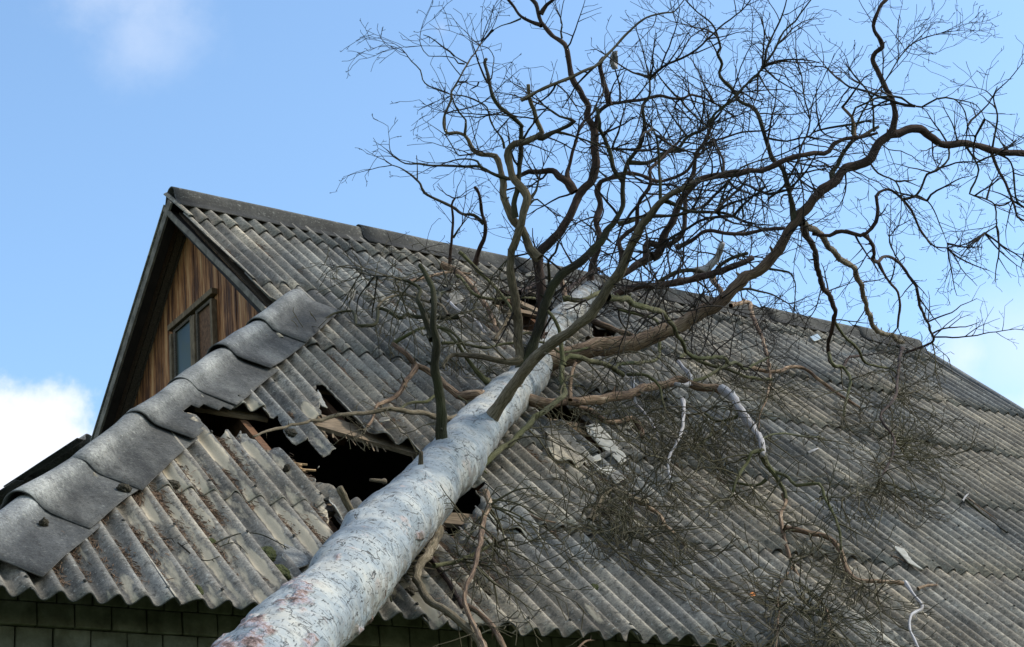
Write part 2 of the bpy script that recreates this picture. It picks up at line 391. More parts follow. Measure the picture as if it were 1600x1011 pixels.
ROWS = [-.04, 1.38, 2.83, 4.3, 5.72, 7.27, 7.98]
xb0 = [-1.5 * .15, 3.5 * .15, 8.5 * .15, 13.5 * .15]
RAKE = [(-5, 5.0), (XG + .02, 5.0), (XG - .02, 9), (-5, 9)]
def hippoly(): return [(-5, -1), (hipx(-1) + .02, -1), (hipx(5.3) + .02, 5.3), (-5, 5.3)]
for r_ in range(6):
    rr = random.Random(100 + r_)
    xb = list(xb0)
    while xb[-1] < 17: xb.append(xb[-1] + .15 * (7 if len(xb) > 5 else 5))
    xb = [x + .15 * rr.choice((0, 0, 0)) for x in xb]
    xb.insert(0, -.9)
    if r_ == 2: xb = [-.9, .525, 1.275, 2.175, 3.075] + [x for x in xb if x > 3.3]
    for i in range(len(xb) - 1):
        a, b = xb[i], xb[i + 1] + .055
        s0, s1 = ROWS[r_], ROWS[r_ + 1] + (.16 if r_ < 5 else 0)
        xv = XR
        if s0 < 5.1: xmax = XR + .4
        if a > XR - .3: continue
        b = min(b, XR)
        # entirely cut away by the hip?
        if s0 < 5.1 and b < hipx(s0) - .05: continue
        if s0 > 5.1 and b < XG: continue
        polys = [hippoly(), RAKE] + HOLES['all']
        rot = dn = 0; lift = .021; rim = None; tilt = .008
        if r_ == 1 and a < 3.4: polys += HOLES['r2']; rim = M_RIMC
        if r_ == 2 and a < 3.6: polys += HOLES['r3']; rim = M_RIMC
        if r_ == 2 and 2.1 < a < 3.2: s0 = 2.0; rot = 0
        if r_ == 0 and 2.0 < a < 3.3: rim = M_RIM
        s0 += rr.uniform(-.018, .018); dn += rr.uniform(-.002, .003)
        if rr.random() < .22: lift += rr.uniform(.006, .02)
        if r_ == 1 and 3.2 < a < 4.5: lift += .015
        sheet(a, b, s0, s1, polys, roof, dn=dn, tilt=tilt, rot=rot + rr.uniform(-.002, .002), rimmat=rim, lift=lift)

# ridge and hip caps
def cap(P0, P1, t1, n1, t2, n2, up, wing, R_, hc, taper, parent, name, lift=0., steps=10, seed=0, wing2=None, label=None, warp=.006, jit=0., mat=None, cut=None):
    """P0 lower end, P1 upper end of the cap line; t1/t2 point down each slope"""
    P0, P1 = Vector(P0), Vector(P1); r = random.Random(seed); V = []; uv = []
    if jit: P0 = P0 + t1 * r.uniform(-jit, jit); P1 = P1 + t1 * r.uniform(-jit, jit); lift += r.uniform(-.006, .014); wing += r.uniform(-.012, .012)
    ax = (P1 - P0)
    wing2 = wing if wing2 is None else wing2
    side = (t1 - t2).normalized()
    rows = []
    for j in range(steps + 1):
        f = j / steps; Rj = R_ * (1 + taper * (1 - f)); c = P0 + ax * f + up * (hc + lift * (1 - f))
        pts = []
        base = P0 + ax * f
        a0 = base + t1 * wing + n1 * (.055 + lift * (1 - f)); a1 = base + t1 * (Rj * 1.42) + n1 * (.055 + lift * (1 - f))
        b0 = base + t2 * wing2 + n2 * (.055 + lift * (1 - f)); b1 = base + t2 * (Rj * 1.42) + n2 * (.055 + lift * (1 - f))
        for k in range(9): pts.append(a0.lerp(a1, k / 8))
        arc = []
        t0_ = .42
        for k in range(17):
            th = t0_ + (PI - 2 * t0_) * k / 16; arc.append(c + side * math.cos(th) * Rj + up * math.sin(th) * Rj)
        pts.append(a1.lerp(arc[0], .5) - n1 * .008)
        pts += arc
        pts.append(b1.lerp(arc[-1], .55) - n2 * .004)
        for k in range(9): pts.append(b1.lerp(b0, k / 8))
        rows.append(pts)
    K = len(rows[0]); V = []; wg = []
    for j, pts in enumerate(rows):
        for k, p in enumerate(pts):
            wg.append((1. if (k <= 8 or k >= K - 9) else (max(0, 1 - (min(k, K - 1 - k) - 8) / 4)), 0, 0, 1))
            V.append(p + up * (noise.noise(p * 2.3 + Vector((seed, 0, 0))) * warp + noise.noise(p * 14) * .0012))
    F = [(j * K + k, (j + 1) * K + k, (j + 1) * K + k + 1, j * K + k + 1) for j in range(steps) for k in range(K - 1)]
    if cut:
        def cf(f):
            c = sum((V[i] for i in f), Vector()) / len(f); return inpoly((c.x, c.y * CP + c.z * SP), cut)
        F = [f for f in F if not cf(f)]
    me = mesh(name, V, F)
    bm = bmesh.new(); bm.from_mesh(me); bmesh.ops.recalc_face_normals(bm, faces=bm.faces)
    if sum(f.normal.dot(up) for f in bm.faces) < 0: bmesh.ops.reverse_faces(bm, faces=bm.faces)
    bm.to_mesh(me); bm.free()
    ca_ = me.color_attributes.new('wear_shade', 'FLOAT_COLOR', 'POINT'); ca_.data.foreach_set('color', [c for w in wg for c in w])
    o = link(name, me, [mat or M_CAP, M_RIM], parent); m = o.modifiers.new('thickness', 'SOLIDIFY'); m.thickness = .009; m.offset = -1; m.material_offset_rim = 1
    return o
tF = Vector((0, -CP, -SP)); nF = Vector((0, -SP, CP)); tB = Vector((0, CP, -SP)); nB = Vector((0, SP, CP)); UZ = Vector((0, 0, 1))
xr = [3.22, 5.22, 7.05, 8.95, 10.55, 12.0, 13.05]
for i in range(len(xr) - 1):
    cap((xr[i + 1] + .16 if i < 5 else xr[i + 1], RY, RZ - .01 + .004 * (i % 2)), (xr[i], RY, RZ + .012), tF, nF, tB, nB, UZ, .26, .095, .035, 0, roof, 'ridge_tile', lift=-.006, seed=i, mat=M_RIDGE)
hd = Vector((CP, CP * CP, CP * SP)).normalized() if False else (S(hipx(1), 1) - S(hipx(0), 0)).normalized()
t1 = hd.cross(nF).normalized(); t1 = t1 if t1.z < 0 else -t1
nE = Vector((-SP / HK, 0, 1)).normalized(); t2 = hd.cross(nE).normalized(); t2 = t2 if t2.z < 0 else -t2
hup = (nF + nE).normalized()
hl = (S(hipx(5.4), 5.4) - S(hipx(0), 0)).length
H0 = S(hipx(0), 0)
# joints measured along the hip
def hipj(px, py):
    x, s = xs(px, py, .05); return (S(x, s) - H0).dot(hd)
js = [.40, hipj(107, 723) - 1.02 - .6, hipj(107, 723) - .02, hipj(201, 654), hipj(272, 600), hipj(337, 550), hipj(391, 506), hl - .04]
js[1] = (js[0] + js[2]) / 2 if js[2] - js[0] > 1.3 else js[0] + .01
for i in range(len(js) - 1):
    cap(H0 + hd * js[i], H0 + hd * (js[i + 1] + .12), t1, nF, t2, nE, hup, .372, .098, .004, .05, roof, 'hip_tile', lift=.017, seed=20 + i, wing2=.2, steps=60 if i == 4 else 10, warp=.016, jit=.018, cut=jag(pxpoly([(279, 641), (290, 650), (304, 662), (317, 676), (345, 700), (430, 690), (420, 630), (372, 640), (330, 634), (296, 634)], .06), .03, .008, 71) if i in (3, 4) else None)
# far hip
fd = (HQ[0] - HQ[1]).normalized(); fn = Vector((-.4, .3, .85)).normalized(); sdv = fd.cross(fn).normalized()
for k in range(4):
    p0 = HQ[1].lerp(HQ[0], k / 4); p1 = HQ[1].lerp(HQ[0], (k + 1) / 4 + (.04 if k < 3 else 0))
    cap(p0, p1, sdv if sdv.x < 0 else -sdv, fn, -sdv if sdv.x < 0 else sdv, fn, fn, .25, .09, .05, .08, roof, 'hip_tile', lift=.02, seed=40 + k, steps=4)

# rafters, battens, purlin
for x in (2.08, 2.95, 3.85, 4.75, 5.65, 6.55, 7.45, 8.35):
    mb = MB(); s1 = LR - .1; s0 = .6
    s1 = min(s1, (x - HX) / HK - .12) if x < XG + .1 else s1
    if x == 2.95: s0 = 3.0
    mb.beam(S(x, s0, -.15), S(x, s1, -.15), NRM, .06, .15, 6, .003); mb.build('rafter', M_BROWNWOOD, roof)
for k, s in enumerate((.35, 1.0, 1.5, 2.25, 2.9, 3.6, 4.4, 5.1, 5.85, 6.5, 7.35, 7.75)):
    mb = MB(); x0 = hipx(s) + .15 if s < 5 else XG + .15
    if s == 2.9: mb.beam(S(x0, s + .02, -.05), S(2.25, s, -.05), NRM, .11, .03, 6, .004)
    elif s == 2.25: mb.beam(S(x0, s, -.05), S(2.12, s, -.055), NRM, .11, .03, 6, .004); mb.beam(S(3.9, s, -.05), S(XR, s, -.05), NRM, .11, .03)
    else: mb.beam(S(x0, s, -.05), S(XR, s, -.05), NRM, .11, .03, 8, .002)
    if s == 2.9:
        mb.beam(S(2.55, 3.0, -.05), S(3.36, 2.68, -.06), NRM, .26, .03, 5, .004); mb.beam(S(3.9, s, -.05), S(XR, s, -.05), NRM, .11, .03)
    mb.build('batten', M_BATTEN, roof)
mb = MB()
def spline_box(pts, w, h, up, mb_, seg=1):
    for a_, b_ in zip(pts[:-1], pts[1:]): mb_.beam(a_, b_, up, w, h, seg)
# splintered ends of a snapped batten
for dx, ds_, ln, w in ((0, 0, .36, .06), (.0, -.045, .44, .03), (0, .045, .30, .035), (.01, -.075, .34, .02), (0, .02, .41, .018)):
    mb.beam(S(1.8 + dx, 2.12 + ds_, -.03 + ds_ * .1), S(1.8 + dx + ln * .8, 2.06 + ds_, -.02 + ds_ * .1), NRM, w, .022, 3, .003)
    mb.beam(S(1.8 + dx + ln * .8, 2.06 + ds_, -.02 + ds_ * .1), S(1.8 + dx + ln, 2.045 + ds_ * 1.2, -.01), NRM, w * .45, .010, 2, .003)
mb.build('broken_batten', M_NEWWOOD, roof)
sg_ = random.Random(9)
mb = MB()
for i in range(16):
    x = 2.62 + sg_.uniform(0, .75); s_ = 2.86 - (x - 2.6) * .32; l_ = sg_.uniform(.05, .16)
    mb.beam(S(x, s_, -.05), S(x + sg_.uniform(-.03, .05), s_ - l_, -.06 + sg_.uniform(-.03, .01)), NRM, sg_.uniform(.004, .014), .004, 2, .002)
mb.build('splintered_edge', M_BATTEN, roof)
# gable: board wall in the plane XW
XW = 3.45
V = []; F = []; bval = []
yw = .082; y = 3.0
zt = lambda y: RZ - abs(y - RY) * math.tan(PITCH) - .06
zb = 5.05 * SP - .6
while y < 2 * RY - 2.9:
    y1 = y + yw; xo = rng.uniform(0, .006); v = rng.random()
    if max(zt(y), zt(y1)) > zb:
        k = len(V); ym = [y + .003, y1 - .003]
        ys = [ym[0], ym[1]] if not (ym[0] < RY < ym[1]) else [ym[0], RY, ym[1]]
        for yy in ys: V += [(XW - xo, yy, zb), (XW - xo, yy, max(zt(yy), zb + .01)), (XW + .03, yy, zb), (XW + .03, yy, max(zt(yy), zb + .01))]; bval += [v] * 4
        for j in range(len(ys) - 1):
            q = k + 4 * j; F += [(q, q + 1, q + 5, q + 4), (q + 2, q + 6, q + 7, q + 3), (q + 1, q + 3, q + 7, q + 5)]
        q = k + 4 * (len(ys) - 1); F += [(k, k + 2, k + 3, k + 1), (q, q + 1, q + 3, q + 2)]
    y = y1
me = mesh('gable_wall', V, F, smooth=False); a_ = me.attributes.new('board', 'FLOAT', 'POINT'); a_.data.foreach_set('value', bval)
gw = link('gable_wall', me, M_BOARDS, house)
mb = MB(); yb = zb / math.tan(PITCH) + .15
mb.add([(XW + .04, yb, zb), (XW + .04, 2 * RY - yb, zb), (XW + .04, RY, RZ - .15)], [(0, 1, 2)]); mb.add([(XW + .06, yb, zb), (XW + .06, 2 * RY - yb, zb), (XW + .06, RY, RZ - .15)], [(0, 2, 1)])
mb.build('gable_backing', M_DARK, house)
# window
wy0, wy1, wz1, wz0 = 5.19, 6.05, 4.42, 3.45
fr = MB(); X0 = XW - .035
fr.box((X0, (wy0 + wy1) / 2, wz1), (.03, 0, 0), (0, (wy1 - wy0) / 2 + .04, 0), (0, 0, .028))
for yy in (wy0, wy1): fr.box((X0 + .002, yy, (wz0 + wz1 - .07) / 2), (.026, 0, 0), (0, .022, 0), (0, 0, (wz1 - wz0 - .075) / 2))
fr.box((X0 + .004, (wy0 + wy1) / 2 - .03, (wz0 + wz1 - .07) / 2), (.024, 0, 0), (0, .045, 0), (0, 0, (wz1 - wz0 - .075) / 2))
fr.box((X0, (wy0 + wy1) / 2, wz0), (.03, 0, 0), (0, (wy1 - wy0) / 2 + .05, 0), (0, 0, .03))
wf = fr.build('window_frame', M_FRAME, house, bevel=.004)
ps = MB()
for a0, a1 in ((wy0 + .03, (wy0 + wy1) / 2 - .075), ((wy0 + wy1) / 2 + .015, wy1 - .03)):
    for yy in (a0 + .016, a1 - .016): ps.box((X0 + .012, yy, (wz0 + wz1) / 2), (.014, 0, 0), (0, .016, 0), (0, 0, (wz1 - wz0) / 2 - .04))
    ps.box((X0 + .012, (a0 + a1) / 2, wz1 - .055), (.013, 0, 0), (0, (a1 - a0) / 2 - .034, 0), (0, 0, .016))
ps.build('sash', M_OLDWOOD, wf)
g = MB(); g.box((X0 + .02, (wy0 + wy1) / 2 + .015 + (wy1 - (wy0 + wy1) / 2 - .045) / 2, (wz0 + wz1) / 2), (.003, 0, 0), (0, (wy1 - (wy0 + wy1) / 2 - .11) / 2, 0), (0, 0, .43)); g.build('pane', M_GLASS, wf)
g = MB(); g.box((X0 + .024, wy0 + .03 + ((wy0 + wy1) / 2 - .075 - wy0 - .03) / 2, (wz0 + wz1) / 2), (.004, 0, 0), (0, .15, 0), (0, 0, .43))
tag(g.build('wooden_panel', M_BROWNWOOD, wf), 'dark wooden board filling the right half of the window')
# rake boards and soffits
up1 = nF; 
for nm, tt, nn, ln in (('front', tF, nF, 2.85), ('rear', tB, nB, 4.6)):
    ap = Vector((0, RY, RZ))
    mb = MB(); mb.beam(Vector((XG - .012, RY, RZ)) + tt * -.02 - nn * .085, Vector((XG - .012, RY, RZ)) + tt * ln - nn * (.05 if nm == 'front' else .07), nn, .022, .045 if nm == 'front' else .09, 8, .002); mb.build('bargeboard', M_RAKE, roof)
    mb = MB(); mb.beam(Vector((XG + .045, RY, RZ)) + tt * .07 - nn * .105, Vector((XG + .045, RY, RZ)) + tt * ln - nn * .105, nn, .085, .05); mb.build('verge_rafter', M_DARK, roof)
    for q in range(3):
        w = .062; xc = XG + .09 + w / 2 + q * (w + .006)
        mb = MB(); mb.beam(Vector((xc, RY, RZ)) + tt * .12 - nn * (.07 + .004 * q), Vector((xc, RY, RZ)) + tt * ln - nn * (.07 + .004 * q), nn, w, .02, 6, .0015); mb.build('soffit_board', M_OLDWOOD, roof)
# rear verge sheet edge
mb = MB(); mb.beam(Vector((XG + .1, RY, RZ)) + tB * .05 + nB * .0, Vector((XG + .1, RY, RZ)) + tB * 4.6 + nB * .0, nB, .26, .012); mb.build('verge_sheet', M_SHEET, roof)
# right verge board
mb = MB(); mb.beam(Vector((XR + .03, RY, RZ)) + tF * .05 - nF * .03, Vector((XR + .03, RY, RZ)) + tF * 7.6 - nF * .03, nF, .03, .14); mb.build('bargeboard', M_RAKE, roof)
x_ = XR - .02
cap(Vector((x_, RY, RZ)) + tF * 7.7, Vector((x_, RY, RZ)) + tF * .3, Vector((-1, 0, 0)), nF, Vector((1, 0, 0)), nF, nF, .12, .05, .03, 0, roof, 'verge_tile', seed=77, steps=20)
# brick walls
YW = .40
mb = MB(); mb.box(((-.33 + XR + 2) / 2, YW + .155, -2.0), ((XR + 2 + .33) / 2, 0, 0), (0, .15, 0), (0, 0, 2.3))
mb.box((-.2, DEPTH / 2, -2.0), (.12, 0, 0), (0, DEPTH / 2 - .5, 0), (0, 0, 2.2)); mb.box((XR + 1.8, DEPTH / 2, -2.0), (.12, 0, 0), (0, DEPTH / 2 - .5, 0), (0, 0, 2.2))
mb.box((6, DEPTH - .6, -2.0), (8.6, 0, 0), (0, .12, 0), (0, 0, 2.2))
bw = mb.build('brick_wall', M_MORTAR, house)
mb = MB(); z = .20; r0 = 0
while z > -1.0:
    x = -.34 + (r0 % 2) * .1
    proud = .045 if r0 in (0, 1) else (.02 if r0 == 2 else 0)
    while x < 8:
        w = .198 + rng.uniform(-.004, .004)
        mb.box((x + w / 2, YW + .018 - proud / 2 + rng.uniform(0, .01), z - .06), (w / 2 - rng.uniform(.0, .0025), rng.uniform(-.002, .002), 0), (0, .03 + proud / 2, 0), (rng.uniform(-.002, .002), 0, .0605)); x += w + .004
    z -= .125; r0 += 1
mb.build('bricks', M_BRICK, bw, bevel=.006)
#mb = MB(); mb.beam((HX + .4, .1, .02), (XR + 1, .1, .02), UZ, .025, .14, 1); mb.build('fascia_board', M_OLDWOOD, house)
# ---------------------------------------------------------------- the fallen tree
def bark_mat(name, stops, green=None, streak=1., rough=.9, bs=.7, stops2=None):
    m, t, b = newmat(name, rough)
    uv = N(t, 'ShaderNodeUVMap'); mp = N(t, 'ShaderNodeMapping'); L(t, uv.outputs[0], mp.inputs['Vector']); mp.inputs['Scale'].default_value = (34, 7 * streak, 1)
    n = tex(t, 'ShaderNodeTexNoise', 2.0, mp.outputs[0], 6, .7).outputs['Fac']
    n2 = tex(t, 'ShaderNodeTexNoise', 2.2, pos(t), 5, .6).outputs['Fac']
    c = ramp(t, math_(t, 'ADD', math_(t, 'MULTIPLY', n, .6), math_(t, 'MULTIPLY', n2, .4)), stops)
    if stops2:      # the orange bark turns dark towards the end of the limb
        sv = N(t, 'ShaderNodeSeparateXYZ'); L(t, uv.outputs[0], sv.inputs[0])
        c2 = ramp(t, math_(t, 'ADD', math_(t, 'MULTIPLY', n, .6), math_(t, 'MULTIPLY', n2, .4)), stops2)
        mr = N(t, 'ShaderNodeMapRange'); mr.inputs['From Min'].default_value = 1.2; mr.inputs['From Max'].default_value = 3.6; L(t, math_(t, 'ADD', sv.outputs['Y'], math_(t, 'MULTIPLY', math_(t, 'SUBTRACT', n2, .5), 3.)), mr.inputs['Value'])
        c = mixc(t, mr.outputs[0], c, c2)
    if green:
        c = mixc(t, math_(t, 'MULTIPLY', ramp(t, tex(t, 'ShaderNodeTexNoise', 1.7, pos(t), 4).outputs['Fac'], [(.4, 0.), (.6, 1.)]), green), c, (.055, .062, .012))
    L(t, c, b.inputs['Base Color']); bump(t, b, n, 1., .012); return m
B_ORANGE = bark_mat('orange_pine_bark', [(.36, (.022, .014, .009)), (.46, (.095, .058, .036)), (.54, (.22, .145, .088)), (.64, (.42, .32, .22))], streak=.6)
B_RED = bark_mat('red_brown_bark', [(.36, (.010, .007, .006)), (.5, (.036, .021, .015)), (.68, (.11, .066, .045))])
B_DARK = bark_mat('dark_olive_bark', [(.36, (.008, .007, .005)), (.5, (.026, .022, .014)), (.68, (.08, .07, .045))], green=.35)
B_GREEN = bark_mat('green_algae_bark', [(.36, (.02, .018, .008)), (.5, (.072, .066, .03)), (.68, (.19, .18, .09))], green=.6)
B_TAN = bark_mat('tan_branch_bark', [(.36, (.028, .021, .013)), (.5, (.12, .092, .056)), (.68, (.32, .26, .18))], green=.12)
B_GREY = bark_mat('grey_bare_wood', [(.3, (.09, .08, .075)), (.46, (.28, .26, .25)), (.6, (.5, .48, .48)), (.8, (.62, .58, .54))], streak=.4)
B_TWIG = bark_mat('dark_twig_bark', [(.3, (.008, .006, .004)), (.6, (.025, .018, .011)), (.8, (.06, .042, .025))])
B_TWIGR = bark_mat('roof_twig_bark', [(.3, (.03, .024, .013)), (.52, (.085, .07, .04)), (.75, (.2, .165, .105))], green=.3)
B_BIG = bark_mat('orange_to_brown_bark', [(.36, (.022, .014, .009)), (.46, (.095, .058, .036)), (.54, (.22, .145, .088)), (.64, (.42, .32, .22))], streak=.6, stops2=[(.36, (.010, .007, .006)), (.5, (.036, .021, .015)), (.68, (.11, .066, .045))])
MATS = dict(b=B_BIG, o=B_ORANGE, r=B_RED, d=B_DARK, g=B_GREEN, t=B_TAN, w=B_GREY)

def trunk_mat():
    m, t, b = newmat('bare_silver_trunk', .8)
    uv = N(t, 'ShaderNodeUVMap')
    def mapped(sc):
        mp = N(t, 'ShaderNodeMapping'); L(t, uv.outputs[0], mp.inputs['Vector']); mp.inputs['Scale'].default_value = sc; return mp.outputs[0]
    P = pos(t)
    big = tex(t, 'ShaderNodeTexNoise', 2.6, P, 6, .65).outputs['Fac']
    c = ramp(t, big, [(.34, (.14, .165, .185)), (.46, (.215, .245, .26)), (.56, (.32, .335, .325)), (.68, (.41, .39, .335))])
    pink = ramp(t, tex(t, 'ShaderNodeTexNoise', 6, P, 5, .7).outputs['Fac'], [(.6, 0.), (.7, 1.)])
    c = mixc(t, math_(t, 'MULTIPLY', pink, .4), c, (.5, .34, .27))
    grey = ramp(t, tex(t, 'ShaderNodeTexNoise', 9, mapped((1.6, 1.1, 1)), 7, .75).outputs['Fac'], [(.52, 0.), (.62, 1.)])
    c = mixc(t, math_(t, 'MULTIPLY', grey, .6), c, (.2, .2, .19))
    # short dark scratches and knots lying across and along the stem
    s1 = ramp(t, tex(t, 'ShaderNodeTexNoise', 5, mapped((3.4, 8.5, 1)), 6, .68).outputs['Fac'], [(.59, 0.), (.63, 1.)])
    s2 = ramp(t, tex(t, 'ShaderNodeTexNoise', 7, mapped((9.5, 1.9, 1)), 6, .7).outputs['Fac'], [(.60, 0.), (.64, 1.)])
    mu = N(t, 'ShaderNodeTexMusgrave') if hasattr(bpy.types, 'ShaderNodeTexMusgrave') else None
    vo = N(t, 'ShaderNodeTexVoronoi', feature='DISTANCE_TO_EDGE'); vo.inputs['Scale'].default_value = 3.0
    wn = tex(t, 'ShaderNodeTexNoise', 5, P, 4).outputs['Color']; wv = N(t, 'ShaderNodeVectorMath', operation='MULTIPLY_ADD'); L(t, wn, wv.inputs[0]); wv.inputs[1].default_value = (.35, .35, .35); L(t, mapped((1.6, 1.0, 1)), wv.inputs[2]); L(t, wv.outputs[0], vo.inputs['Vector'])
    crk = math_(t, 'MULTIPLY', ramp(t, vo.outputs['Distance'], [(.006, 1.), (.016, 0.)]), ramp(t, tex(t, 'ShaderNodeTexNoise', 3.5, P, 3).outputs['Fac'], [(.48, 0.), (.58, 1.)]))
    s3 = ramp(t, tex(t, 'ShaderNodeTexNoise', 3.2, mapped((4.5, 1.6, 1)), 7, .72).outputs['Fac'], [(.63, 0.), (.66, 1.)])
    zone = ramp(t, tex(t, 'ShaderNodeTexNoise', 1.9, P, 4).outputs['Fac'], [(.4, .12), (.58, 1.)])
    mk = math_(t, 'MAXIMUM', math_(t, 'MAXIMUM', math_(t, 'MULTIPLY', math_(t, 'MAXIMUM', s1, s2), zone), s3), crk)
    c = mixc(t, math_(t, 'MULTIPLY', mk, .85), c, (.035, .03, .025))
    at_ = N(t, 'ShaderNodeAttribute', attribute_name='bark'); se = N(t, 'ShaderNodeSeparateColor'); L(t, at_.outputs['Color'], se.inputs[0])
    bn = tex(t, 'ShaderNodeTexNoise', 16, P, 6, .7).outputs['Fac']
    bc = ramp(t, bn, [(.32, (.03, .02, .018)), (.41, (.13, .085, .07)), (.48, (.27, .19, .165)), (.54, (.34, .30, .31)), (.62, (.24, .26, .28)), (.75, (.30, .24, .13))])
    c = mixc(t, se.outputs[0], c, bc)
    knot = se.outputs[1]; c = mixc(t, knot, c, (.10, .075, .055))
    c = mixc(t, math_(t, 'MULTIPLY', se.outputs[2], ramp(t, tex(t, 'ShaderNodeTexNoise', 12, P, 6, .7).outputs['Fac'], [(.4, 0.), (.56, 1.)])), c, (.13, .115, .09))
    L(t, c, b.inputs['Base Color'])
    hh = math_(t, 'SUBTRACT', math_(t, 'ADD', math_(t, 'MULTIPLY', big, .35), math_(t, 'MULTIPLY', bn, se.outputs[0])), math_(t, 'MULTIPLY', mk, .5))
    bump(t, b, hh, 1., .02)
    return m
M_TRUNK = trunk_mat()

def catmull(P, step):
    P = [Vector(p) for p in P]
    if len(P) < 3: 
        n = max(1, int((P[-1] - P[0]).length / step)); return [P[0].lerp(P[-1], i / n) for i in range(n + 1)], [i / n for i in range(n + 1)]
    Q = [P[0] * 2 - P[1]] + P + [P[-1] * 2 - P[-2]]; out = []; tt = []
    for i in range(1, len(Q) - 2):
        p0, p1, p2, p3 = Q[i - 1:i + 3]; k = max(1, int(math.ceil((p2 - p1).length / step)))
        for j in range(k):
            t = j / k; out.append(.5 * ((2 * p1) + (p2 - p0) * t + (2 * p0 - 5 * p1 + 4 * p2 - p3) * t * t + (3 * p1 - p0 - 3 * p2 + p3) * t ** 3)); tt.append((i - 1 + t) / (len(P) - 1))
    out.append(P[-1].copy()); tt.append(1.); return out, tt
class Tubes:
    def __init__(s): s.V = []; s.F = []; s.U = []
    def tube(s, P, Rr, sides=6, cap=True, rough=0., seed=0):
        n = len(P); b = len(s.V); d = (P[1] - P[0]).normalized(); u = d.orthogonal().normalized(); ln = 0.
        for i in range(n):
            dd = (P[min(i + 1, n - 1)] - P[max(i - 1, 0)]).normalized() if n > 1 else d
            u = (u - dd * u.dot(dd)).normalized(); v = dd.cross(u)
            if i: ln += (P[i] - P[i - 1]).length
            for k in range(sides + 1):
                a = 2 * PI * k / sides; r = Rr[i]
                off = u * math.cos(a) + v * math.sin(a)
                if rough and k < sides: r *= 1 + rough * (noise.noise((P[i] + off * Rr[i]) * 9 + Vector((seed, 0, 0))) + .5 * noise.noise((P[i] + off * Rr[i]) * 31))
                if k == sides: s.V.append(s.V[b + i * (sides + 1)].copy())
                else: s.V.append(P[i] + off * r)
                s.U.append((k / sides * max(.15, Rr[0] * 6), ln))
        K = sides + 1
        for i in range(n - 1):
            for k in range(sides): s.F.append((b + i * K + k, b + i * K + k + 1, b + (i + 1) * K + k + 1, b + (i + 1) * K + k))
        if cap:
            c = len(s.V); s.V.append(P[-1] + (P[-1] - P[-2]).normalized() * Rr[-1] * .5); s.U.append((0, ln))
            e = b + (n - 1) * K
            for k in range(sides): s.F.append((e + k, e + k + 1, c))
    def build(s, name, mat, parent):
        me = mesh(name, s.V, s.F, s.U); return link(name, me, mat, parent)

tree = empty('fallen_pine', (0, 0, 0), 'dead leafless pine with bare silver trunk that has crashed onto the roof', 'tree')

# trunk axis
def pxn(x, y, n): return at(x, y, roof_depth(x, y, n))
A_ = pxn(492, 965, .36); B_ = pxn(698, 733, .12)
dr = (A_ - B_).normalized()
base = A_ + dr * ((A_.z + 4.05) / -dr.z)
TA = [base, base.lerp(A_, .35), base.lerp(A_, .7), A_, pxn(600, 838, .24), B_, pxn(779, 636, .12), pxn(826, 588, .13), pxn(868, 514, .11), pxn(896, 481, .12), pxn(926, 449, .10)]
def rad(p, w):   # radius from a width in picture pixels at a point
    dep = (p - CC).dot(Vector(CR[2])); return w / 2 * dep / FPX
TW = [.40, .31, .285, rad(TA[3], 133), rad(TA[4], 114), rad(TA[5], 90), rad(TA[6], 71), rad(TA[7], 60), rad(TA[8], 45), rad(TA[9], 40), rad(TA[10], 26)]
TP, TT = catmull(TA, .035)
TR = []
for t_ in TT:
    f = t_ * (len(TW) - 1); i = min(int(f), len(TW) - 2); TR.append(TW[i] + (TW[i + 1] - TW[i]) * (f - i))
KN = [(690, 706, 20), (765, 668, 20), (735, 735, 16), (650, 748, 15), (618, 806, 12), (555, 815, 16), (640, 872, 20), (560, 880, 26), (740, 760, 16), (870, 590, 12), (545, 800, 12)]
knots = [(pxn(x, y, .35 if y > 720 else .3), r) for x, y, r in KN]
PATCH = [(398, 995, 34), (345, 1015, 30), (466, 930, 25), (440, 948, 13), (528, 868, 8), (486, 1004, 14), (654, 838, 9), (560, 985, 9)]
sides = 110; V = []; F = []; U = []; colr = []
u = Vector((0, 0, 1)); ln = 0.; K = sides + 1
FW = Vector(CR[2]); RT = Vector(CR[0]); DN = Vector(CR[1])
def topx(p):
    q = p - CC; z = q.dot(FW); return 800 + FPX * q.dot(RT) / z, 505.5 + FPX * q.dot(DN) / z, z
